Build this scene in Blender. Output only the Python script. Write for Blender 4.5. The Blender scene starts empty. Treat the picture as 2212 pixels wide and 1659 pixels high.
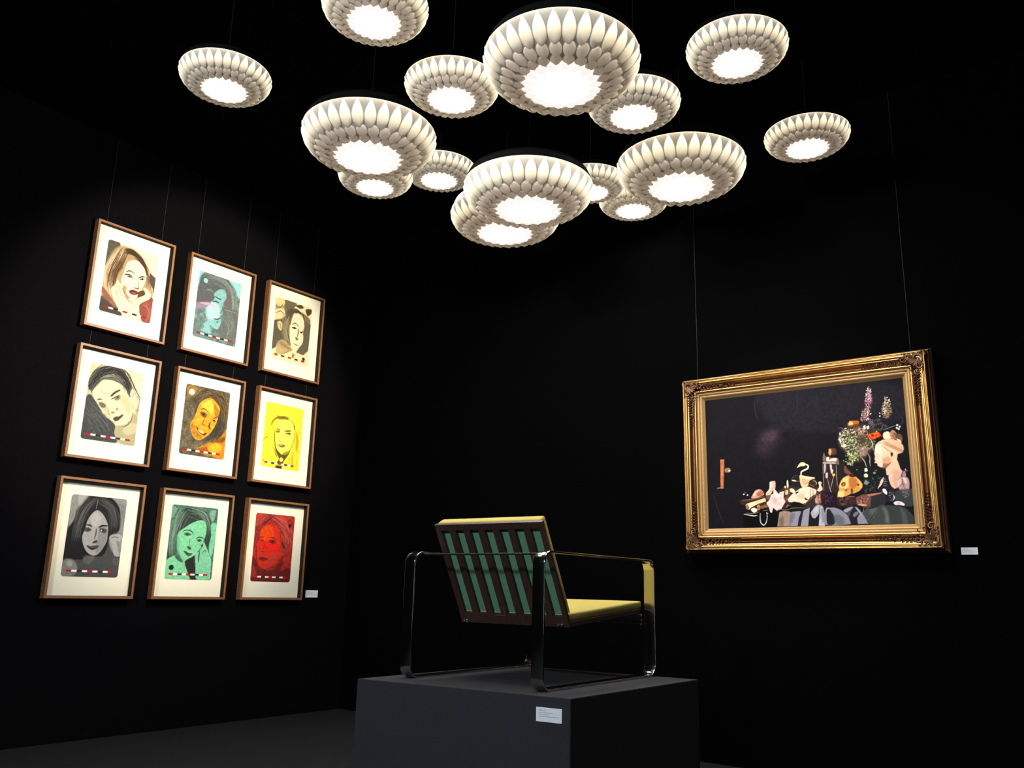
import bpy, bmesh, math, random
import numpy as np
from mathutils import Vector, Matrix

scene = bpy.context.scene
COL = scene.collection
EYE = 0.97

# ------------------------------------------------------------------ camera
cam_d = bpy.data.cameras.new('camera')
cam_d.sensor_width = 36.0
cam_d.lens = 1845.731 / 2212 * 36.0
cam_d.clip_start = 0.05
cam = bpy.data.objects.new('camera', cam_d)
COL.objects.link(cam)
_r = Vector((0.99971376, -0.00561018, 0.02325797))
_u = Vector((-0.02392503, -0.23442277, 0.97184029))
_f = Vector((0.0, 0.97211856, 0.23448989))
_m = Matrix((_r, _u, -_f)).transposed().to_4x4()
_m.translation = Vector((0, 0, EYE))
cam.matrix_world = _m
scene.camera = cam

# ------------------------------------------------------------------ world, exposure
world = bpy.data.worlds.new('world')
scene.world = world
world.use_nodes = True
world.node_tree.nodes['Background'].inputs[0].default_value = (0, 0, 0, 1)
world.node_tree.nodes['Background'].inputs[1].default_value = 0.0
vs = scene.view_settings
vs.view_transform = 'Standard'
vs.look = 'None'
vs.exposure = 0.0
vs.gamma = 1.0
vs.use_curve_mapping = False
scene.cycles.max_bounces = 8
scene.cycles.transparent_max_bounces = 8

# ------------------------------------------------------------------ gallery lights
def spot(name, loc, target, power, angle, blend=0.4, radius=0.04, color=(1, 1, 1)):
    d = bpy.data.lights.new(name, 'SPOT')
    d.energy = power
    d.spot_size = math.radians(angle)
    d.spot_blend = blend
    d.shadow_soft_size = radius
    d.color = color
    o = bpy.data.objects.new(name, d)
    COL.objects.link(o)
    o.location = loc
    o.rotation_euler = (Vector(target) - Vector(loc)).to_track_quat('-Z', 'Y').to_euler()
    return o

AZL, AZR = 0.9179546, -0.6421435
UL = Vector((math.cos(AZL), math.sin(AZL), 0)); NL = Vector((-math.sin(AZL), math.cos(AZL), 0))
UR = Vector((math.cos(AZR), math.sin(AZR), 0)); NR = Vector((-math.sin(AZR), math.cos(AZR), 0))
A0 = Vector((-2.81663, 5.37095, 3.35079))   # top left front corner of the first framed print
A1 = Vector((1.10449, 5.38796, 2.31295))    # top left front corner of the gilt frame
UP = Vector((0, 0, 1))

WARM = (1.0, 0.90, 0.70)
COOL = (0.80, 0.90, 1.0)
# two spotlights high in front of the framed prints
c = A0 + UL * 0.75 - NL * 2.1; spot('picture_spotlight', (c.x, c.y, 3.12), A0 + UL * 0.84 + UP * -0.78, 350, 72, 0.35, 0.05, WARM)
c = A0 + UL * 1.35 - NL * 2.9; spot('picture_spotlight', (c.x, c.y, 3.45), A0 + UL * 1.05 + UP * -0.8, 85, 50, 0.4, 0.05, WARM)
# one in front of the gilt frame
c = A1 + UR * 1.1 - NR * 1.9; spot('picture_spotlight', (c.x, c.y, 3.2), A1 + UR * 0.72 + UP * -0.55, 150, 44, 0.7, 0.06, (1.0, 0.86, 0.66))
# downlight over the chair from the far side
spot('chair_spotlight', (0.70, 5.05, 3.15), (0.32, 4.05, 0.95), 14, 42, 0.6, 0.05, (1.0, 0.92, 0.75))
# cool gallery light from the part of the room behind the camera
def area(name, loc, target, power, size, color):
    d = bpy.data.lights.new(name, 'AREA')
    d.energy = power; d.size = size; d.shape = 'DISK'; d.color = color
    o = bpy.data.objects.new(name, d); COL.objects.link(o); o.location = loc
    o.rotation_euler = (Vector(target) - Vector(loc)).to_track_quat('-Z', 'Y').to_euler()
    return o
o = area('added_edge_light', (5.2, 0.6, 1.45), (0.2, 3.6, 1.0), 13, 0.7, (0.95, 0.97, 1.0)); o.data.shape = 'RECTANGLE'; o.data.size = 0.5; o.data.size_y = 2.0  # added unseen light, gives bright lines along the steel edges
area('gallery_light', (-2.6, -0.6, 3.3), (-0.6, 4.2, 0.6), 185, 0.5, COOL)

# ------------------------------------------------------------------ helpers
def tag(o, label=None, cat=None, group=None, kind=None):
    if label: o['label'] = label
    if cat: o['category'] = cat
    if group: o['group'] = group
    if kind: o['kind'] = kind
    return o

def empty(name, M=None, label=None, cat=None, group=None):
    o = bpy.data.objects.new(name, None)
    o.empty_display_size = 0.1
    COL.objects.link(o)
    if M is not None: o.matrix_world = M
    return tag(o, label, cat, group)

def frame_matrix(origin, x, y, z):
    m = Matrix((x, y, z)).transposed().to_4x4()
    m.translation = origin
    return m

def link(name, me, mat, parent=None, smooth=False):
    if mat is not None:
        me.materials.append(mat)
    if smooth:
        me.polygons.foreach_set('use_smooth', [True] * len(me.polygons))
    o = bpy.data.objects.new(name, me)
    COL.objects.link(o)
    if parent is not None: o.parent = parent
    return o

class MB:
    """collects simple shapes into one bmesh"""
    def __init__(s): s.bm = bmesh.new()
    def box(s, x0, x1, y0, y1, z0, z1, bevel=0.0, M=None):
        vs_ = [(x, y, z) for x in (x0, x1) for y in (y0, y1) for z in (z0, z1)]
        v = [s.bm.verts.new(M @ Vector(p) if M else p) for p in vs_]
        fs = [s.bm.faces.new([v[i] for i in f]) for f in ((0, 1, 3, 2), (4, 6, 7, 5), (0, 4, 5, 1), (2, 3, 7, 6), (0, 2, 6, 4), (1, 5, 7, 3))]
        if bevel:
            es = list({e for f in fs for e in f.edges})
            bmesh.ops.bevel(s.bm, geom=es, offset=bevel, segments=3, profile=0.6, affect='EDGES')
        return s
    def prism(s, outline, z0, z1, M=None):
        n = len(outline)
        lo = [s.bm.verts.new((M @ Vector((x, y, z0))) if M else (x, y, z0)) for x, y in outline]
        hi = [s.bm.verts.new((M @ Vector((x, y, z1))) if M else (x, y, z1)) for x, y in outline]
        s.bm.faces.new(lo[::-1]); s.bm.faces.new(hi)
        for i in range(n):
            s.bm.faces.new((lo[i], lo[(i + 1) % n], hi[(i + 1) % n], hi[i]))
        return s
    def tube(s, pts, r, n=8, closed=False, caps=True):
        pts = [Vector(p) for p in pts]; m = len(pts); rings = []
        rr = r if isinstance(r, (list, tuple)) else [r] * m
        ref = None
        for i, p in enumerate(pts):
            a = pts[(i - 1) % m] if (closed or i > 0) else p
            b = pts[(i + 1) % m] if (closed or i < m - 1) else p
            t = (b - a).normalized()
            if ref is None: ref = t.orthogonal().normalized()
            ref = (ref - t * ref.dot(t)).normalized()
            q = t.cross(ref)
            rings.append([s.bm.verts.new(p + (ref * math.cos(2 * math.pi * k / n) + q * math.sin(2 * math.pi * k / n)) * rr[i]) for k in range(n)])
        for i in range(m if closed else m - 1):
            A, B = rings[i], rings[(i + 1) % m]
            for k in range(n):
                s.bm.faces.new((A[k], A[(k + 1) % n], B[(k + 1) % n], B[k]))
        if caps and not closed:
            s.bm.faces.new(rings[0][::-1]); s.bm.faces.new(rings[-1])
        return s
    def blob(s, c, sx, sy, sz, rot=None, sub=2):
        r = bmesh.ops.create_icosphere(s.bm, subdivisions=sub, radius=1.0)
        M = Matrix.Translation(c) @ (rot.to_4x4() if rot else Matrix.Identity(4)) @ Matrix.Diagonal((sx, sy, sz, 1))
        bmesh.ops.transform(s.bm, matrix=M, verts=r['verts'])
        return s
    def build(s, name, mat, parent=None, smooth=False):
        bmesh.ops.recalc_face_normals(s.bm, faces=s.bm.faces)
        me = bpy.data.meshes.new(name); s.bm.to_mesh(me); s.bm.free()
        o = link(name, me, mat, parent)
        if smooth:
            for p in me.polygons: p.use_smooth = True
            try: me.set_sharp_from_angle(angle=math.radians(38))
            except Exception: pass
        return o

def srgb(r, g, b):
    f = lambda v: (v / 12.92 if v <= 0.04045 else ((v + 0.055) / 1.055) ** 2.4)
    return (f(r / 255), f(g / 255), f(b / 255), 1)

def material(name, color, rough=0.6, metal=0.0, noise=0.0, scale=40.0, bump=0.0, spec=0.5, vec='Object'):
    m = bpy.data.materials.new(name); m.use_nodes = True
    nt = m.node_tree; b = nt.nodes['Principled BSDF']
    b.inputs['Base Color'].default_value = color
    b.inputs['Roughness'].default_value = rough
    b.inputs['Metallic'].default_value = metal
    b.inputs['Specular IOR Level'].default_value = spec
    if noise or bump:
        tc = nt.nodes.new('ShaderNodeTexCoord'); n = nt.nodes.new('ShaderNodeTexNoise')
        n.inputs['Scale'].default_value = scale; n.inputs['Detail'].default_value = 4
        nt.links.new(tc.outputs[vec], n.inputs['Vector'])
        if noise:
            mx = nt.nodes.new('ShaderNodeMix'); mx.data_type = 'RGBA'
            mx.inputs[6].default_value = tuple(c * (1 - noise) for c in color[:3]) + (1,)
            mx.inputs[7].default_value = tuple(min(1, c * (1 + noise)) for c in color[:3]) + (1,)
            nt.links.new(n.outputs['Fac'], mx.inputs[0]); nt.links.new(mx.outputs[2], b.inputs['Base Color'])
        if bump:
            bp = nt.nodes.new('ShaderNodeBump'); bp.inputs['Strength'].default_value = bump; bp.inputs['Distance'].default_value = 0.003
            nt.links.new(n.outputs['Fac'], bp.inputs['Height']); nt.links.new(bp.outputs[0], b.inputs['Normal'])
    return m

def wood(name, c1, c2, rough=0.45, axis_scale=(30, 30, 3)):
    m = bpy.data.materials.new(name); m.use_nodes = True
    nt = m.node_tree; b = nt.nodes['Principled BSDF']
    tc = nt.nodes.new('ShaderNodeTexCoord'); mp = nt.nodes.new('ShaderNodeMapping'); n = nt.nodes.new('ShaderNodeTexNoise')
    mp.inputs['Scale'].default_value = axis_scale; n.inputs['Scale'].default_value = 4; n.inputs['Detail'].default_value = 6; n.inputs['Distortion'].default_value = 1.2
    rp = nt.nodes.new('ShaderNodeValToRGB'); rp.color_ramp.elements[0].position = .3; rp.color_ramp.elements[1].position = .7
    rp.color_ramp.elements[0].color = c1; rp.color_ramp.elements[1].color = c2
    nt.links.new(tc.outputs['Object'], mp.inputs[0]); nt.links.new(mp.outputs[0], n.inputs['Vector'])
    nt.links.new(n.outputs['Fac'], rp.inputs[0]); nt.links.new(rp.outputs[0], b.inputs['Base Color'])
    b.inputs['Roughness'].default_value = rough
    return m

def attr_material(name, rough=0.7, spec=0.2, gain=1.0):
    m = bpy.data.materials.new(name); m.use_nodes = True
    nt = m.node_tree; b = nt.nodes['Principled BSDF']
    a = nt.nodes.new('ShaderNodeAttribute'); a.attribute_name = 'ink'
    nt.links.new(a.outputs['Color'], b.inputs['Base Color'])
    b.inputs['Roughness'].default_value = rough
    b.inputs['Specular IOR Level'].default_value = spec
    return m

M_WALL_DIM = material('black_wall_felt_dimmed', (0.0018, 0.0018, 0.0019, 1), 1.0, noise=0.5, scale=120, bump=0.3, spec=0.0)  # same felt as the left wall, its weaker light put into the colour
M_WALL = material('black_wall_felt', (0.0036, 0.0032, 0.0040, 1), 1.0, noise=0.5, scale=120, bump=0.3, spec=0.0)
M_CEIL = material('black_ceiling_paint', (0.003, 0.003, 0.003, 1), 0.95, spec=0.0)
M_FLOOR = material('dark_carpet', (0.016, 0.016, 0.0165, 1), 1.0, noise=0.5, scale=60, bump=0.5, spec=0.0)
M_PLINTH = material('charcoal_plinth_paint', (0.030, 0.030, 0.034, 1), 0.8, noise=0.25, scale=180, bump=0.2, spec=0.15)
M_CARD = material('white_card', (0.86, 0.88, 0.92, 1), 0.7, noise=0.03)
M_INK = material('grey_print', (0.25, 0.25, 0.27, 1), 0.7)
M_MAT = material('cream_mat_board', (0.80, 0.755, 0.61, 1), 0.85, noise=0.015, scale=30, spec=0.1)
M_WOODF = wood('walnut_frame_wood', srgb(112, 72, 44), srgb(146, 98, 60), 0.5)
M_BACK = material('black_backing_board', (0.006, 0.006, 0.006, 1), 0.8)
M_WIRE = material('steel_wire', (0.03, 0.03, 0.032, 1), 0.7, 0.2, noise=0.1)
M_GOLD = material('gilt', (0.62, 0.38, 0.14, 1), 0.30, 1.0, noise=0.18, scale=35, bump=0.07)
M_SLIP = material('matt_gold_slip', (0.42, 0.26, 0.11, 1), 0.5, 0.45, noise=0.12, scale=90, bump=0.1)
M_HOLLOW = material('bronze_hollow', (0.20, 0.095, 0.04, 1), 0.25, 0.9, noise=0.3, scale=40, bump=0.08)
M_GOLD2 = material('tarnished_gilt', (0.16, 0.075, 0.04, 1), 0.42, 0.6, noise=0.5, scale=60, bump=0.3)
M_CHROME = material('polished_steel', (0.58, 0.555, 0.53, 1), 0.13, 1.0, noise=0.04, scale=12)
M_DARKWOOD = wood('dark_rosewood', srgb(44, 27, 24), srgb(70, 45, 38), 0.5)
M_YELLOW = material('yellow_wool', srgb(176, 161, 88), 0.9, noise=0.08, scale=300, bump=0.3, spec=0.1)
M_GREEN = material('green_lining', srgb(98, 142, 112), 0.9, noise=0.15, scale=220, bump=0.3, spec=0.1)
M_BLACKM = material('black_metal', (0.012, 0.012, 0.012, 1), 0.4, 0.0, noise=0.1, spec=0.4)
M_LAMPTOP = material('black_lamp_housing', (0.005, 0.005, 0.005, 1), 0.6, noise=0.2, spec=0.15)

# ------------------------------------------------------------------ the room
C0 = A0 + NL * 0.055                        # plane of the left wall
C1 = A1 + NR * 0.125                        # plane of the right wall
den = UL.x * -UR.y + UR.x * UL.y
dx, dy = C1.x - C0.x, C1.y - C0.y
ta = (dx * -UR.y + UR.x * dy) / den
corner = Vector((C0.x + UL.x * ta, C0.y + UL.y * ta, 0))
HC = 4.0
pL = corner - UL * 11; pR = corner + UR * 10; pB = pL + UR * 10

def wall(name, a, b, out, t=0.12):
    d = (b - a).normalized()
    mb = MB()
    a2, b2 = a - d * t, b + d * t
    mb.prism([(a2.x, a2.y), (b2.x, b2.y), (b2.x + out.x * t, b2.y + out.y * t), (a2.x + out.x * t, a2.y + out.y * t)], 0, HC)
    return tag(mb.build(name, M_WALL if name == 'wall_left' else M_WALL_DIM), kind='structure')
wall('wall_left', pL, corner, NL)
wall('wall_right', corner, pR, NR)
wall('wall_rear', pL, pB, -UL)
wall('wall_side', pB, pR, -NL * 1.0)
q = [corner - UR * .1 + UL * .1, pL - UR * .1 - UL * .1, pB - UL * .1 + UR * .1, pR + UR * .1 + UL * .1]
tag(MB().prism([(p.x, p.y) for p in q], -0.1, 0.0).build('floor', M_FLOOR), kind='structure')
tag(MB().prism([(p.x, p.y) for p in q], HC, HC + 0.1).build('ceiling', M_CEIL), kind='structure')

# ------------------------------------------------------------------ pictures drawn for the prints
def spline(P, closed, n=6):
    P=np.array(P,float); m=len(P)
    if m<3: return P
    if closed: G=np.concatenate([P[-1:],P,P[:2]])
    else: G=np.concatenate([P[:1]*2-P[1:2],P,P[-1:]*2-P[-2:-1]])
    t=np.linspace(0,1,n,endpoint=False)[:,None]; o=[]
    for i in range(1,len(G)-2):
        a,b,c,d=G[i-1:i+3]
        o.append(.5*((2*b)+(c-a)*t+(2*a-5*b+4*c-d)*t*t+(3*b-a-3*c+d)*t**3))
    if not closed: o.append(G[-2:-1])
    return np.concatenate(o)
def boxblur(m,r):
    r=int(round(r))
    if r<1: return m
    for ax in (0,1):
        p=[(0,0),(0,0)]; p[ax]=(r+1,r)
        c=np.cumsum(np.pad(m,p,mode='edge'),axis=ax)
        m=(c[2*r+1:]-c[:-2*r-1])/(2*r+1) if ax==0 else (c[:,2*r+1:]-c[:,:-2*r-1])/(2*r+1)
    return m
def vnoise(h,w,cell,rng):
    gy,gx=int(h/cell)+3,int(w/cell)+3
    g=rng.random((gy,gx)); y=np.arange(h)/cell; x=np.arange(w)/cell
    yi=y.astype(int); xi=x.astype(int); fy=(y-yi)[:,None]; fx=(x-xi)[None]
    fy=fy*fy*(3-2*fy); fx=fx*fx*(3-2*fx)
    a=g[yi][:,xi]; b=g[yi][:,xi+1]; c=g[yi+1][:,xi]; d=g[yi+1][:,xi+1]
    return (a*(1-fx)+b*fx)*(1-fy)+(c*(1-fx)+d*fx)*fy
def inside(P,X,Y):
    m=np.zeros(np.broadcast(X,Y).shape,bool)
    x0,y0=P[-1]
    for x1,y1 in P:
        if y0!=y1:
            m^=((y1>Y)!=(y0>Y))&(X<(x0-x1)*(Y-y1)/(y0-y1)+x1)
        x0,y0=x1,y1
    return m
def paint_art(lines,W,H):
    """a print's picture as an sRGB array, drawn shape by shape"""
    I=np.zeros((H,W,3)); I[:]=.5
    def blend(mask,x0,y0,col,al):
        h,w=mask.shape; R=I[y0:y0+h,x0:x0+w]; R+=(np.array(col)-R)*(mask*al)[...,None]
    def box(P,pad):
        x0=max(0,int(P[:,0].min()-pad)); x1=min(W,int(P[:,0].max()+pad)+2)
        y0=max(0,int(P[:,1].min()-pad)); y1=min(H,int(P[:,1].max()+pad)+2)
        return x0,y0,x1,y1
    def poly(P,col,bl,al):
        x0,y0,x1,y1=box(P,bl*1.5+1)
        if x1<=x0 or y1<=y0: return
        m=inside(P,np.arange(x0,x1)[None]+.5,np.arange(y0,y1)[:,None]+.5).astype(float)
        r=bl*.5; m=boxblur(boxblur(m,max(r,.6)),r)
        blend(m,x0,y0,col,al)
    def stroke(P,col,wd,al,soft=.8):
        x0,y0,x1,y1=box(P,wd+2)
        if x1<=x0 or y1<=y0: return
        X=np.arange(x0,x1)[None]+.5; Y=np.arange(y0,y1)[:,None]+.5; D=np.full((y1-y0,x1-x0),1e9)
        n=len(P)-1
        for i in range(n):
            a=P[i]; v=P[i+1]-a; L=max(v@v,1e-6)
            t=np.clip(((X-a[0])*v[0]+(Y-a[1])*v[1])/L,0,1)
            k=(i+t)/n; tw=.55+.45*np.sin(np.pi*np.clip(k,0,1))
            D=np.minimum(D,np.hypot(X-a[0]-v[0]*t,Y-a[1]-v[1]*t)-wd*.5*tw)
        blend(np.clip(.5-D/soft/2,0,1),x0,y0,col,al)
    for ln in lines:
        k=ln[0]; a=ln.split(':')[0].split()
        if k=='f': I[:]=np.array(eval('('+a[1]+')'))/255; continue
        if k=='n':
            rng=np.random.default_rng(int(a[3])); amp=float(a[1]); c=float(a[2])
            N=.5*vnoise(H,W,c,rng)+.3*vnoise(H,W,c/2.2,rng)+.2*vnoise(H,W,max(c/5,1.3),rng)
            I*=(1+amp*2*(N-.5)*1.6)[...,None]; continue
        if k=='b':
            v,u1=float(a[1]),float(a[2]); y=v*H; th=W*.017; xs=np.linspace(.08,u1,10)*W
            for i in range(9):
                if i%4==0: c=(.72,.06,.12)
                elif i%2: c=(.96,.95,.93)
                else: c=(.16,.16,.17)
                q=np.array([(xs[i],y-th),(xs[i+1],y-th),(xs[i+1],y+th),(xs[i],y+th)])
                poly(q,c,1,1)
            continue
        P=np.array([[float(t) for t in p.split(',')] for p in ln.split(':')[1].split()])
        col=np.array([float(t) for t in a[1].split(',')])/255; w=float(a[2]); al=float(a[3])
        if k=='p': poly(spline(P,True),col,w,al)
        elif k=='q': poly(P,col,w,al)
        elif k=='s': stroke(spline(P,False),col,w,al)
        elif k=='o':
            for p in P:
                t=np.linspace(0,2*np.pi,20,endpoint=False); poly(p+w*np.c_[np.cos(t),np.sin(t)],col,1,al)
        elif k=='h':
            rng=np.random.default_rng(int(a[5])); j=float(a[6])
            for i in range(int(a[4])):
                Q=P+rng.normal(0,1,2)*j+rng.normal(0,.35,P.shape)*j*.5
                stroke(spline(Q,False),np.clip(col*rng.uniform(.8,1.2),0,1),w*rng.uniform(.6,1.5),al*rng.uniform(.5,1))
        elif k=='d':
            rng=np.random.default_rng(int(a[5])); n=0; x0,y0=P.min(0); x1,y1=P.max(0); tr=0
            while n<int(a[4]) and tr<4000:
                tr+=1; c=np.array([rng.uniform(x0,x1),rng.uniform(y0,y1)])
                if not inside(P,np.array([[c[0]]]),np.array([[c[1]]]))[0,0]: continue
                n+=1; t=np.linspace(0,2*np.pi,9,endpoint=False); r=w*.6*rng.uniform(.5,1.25); an=rng.uniform(0,np.pi)
                e=np.c_[np.cos(t)*r*1.3,np.sin(t)*r*.7]@np.array([[np.cos(an),np.sin(an)],[-np.sin(an),np.cos(an)]])
                poly(c+e*rng.uniform(.75,1.25,(9,1)),np.clip(col*rng.uniform(.8,1.15),0,1),.8,al)
    return np.clip(I,0,1)
def read_arts(text):
    A={}; k=None
    for ln in text.strip().split('\n'):
        if ln[0]=='@': k,W,H=ln[1:].split(); A[k]=([],int(W),int(H))
        else: A[k][0].append(ln)
    return A

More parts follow.
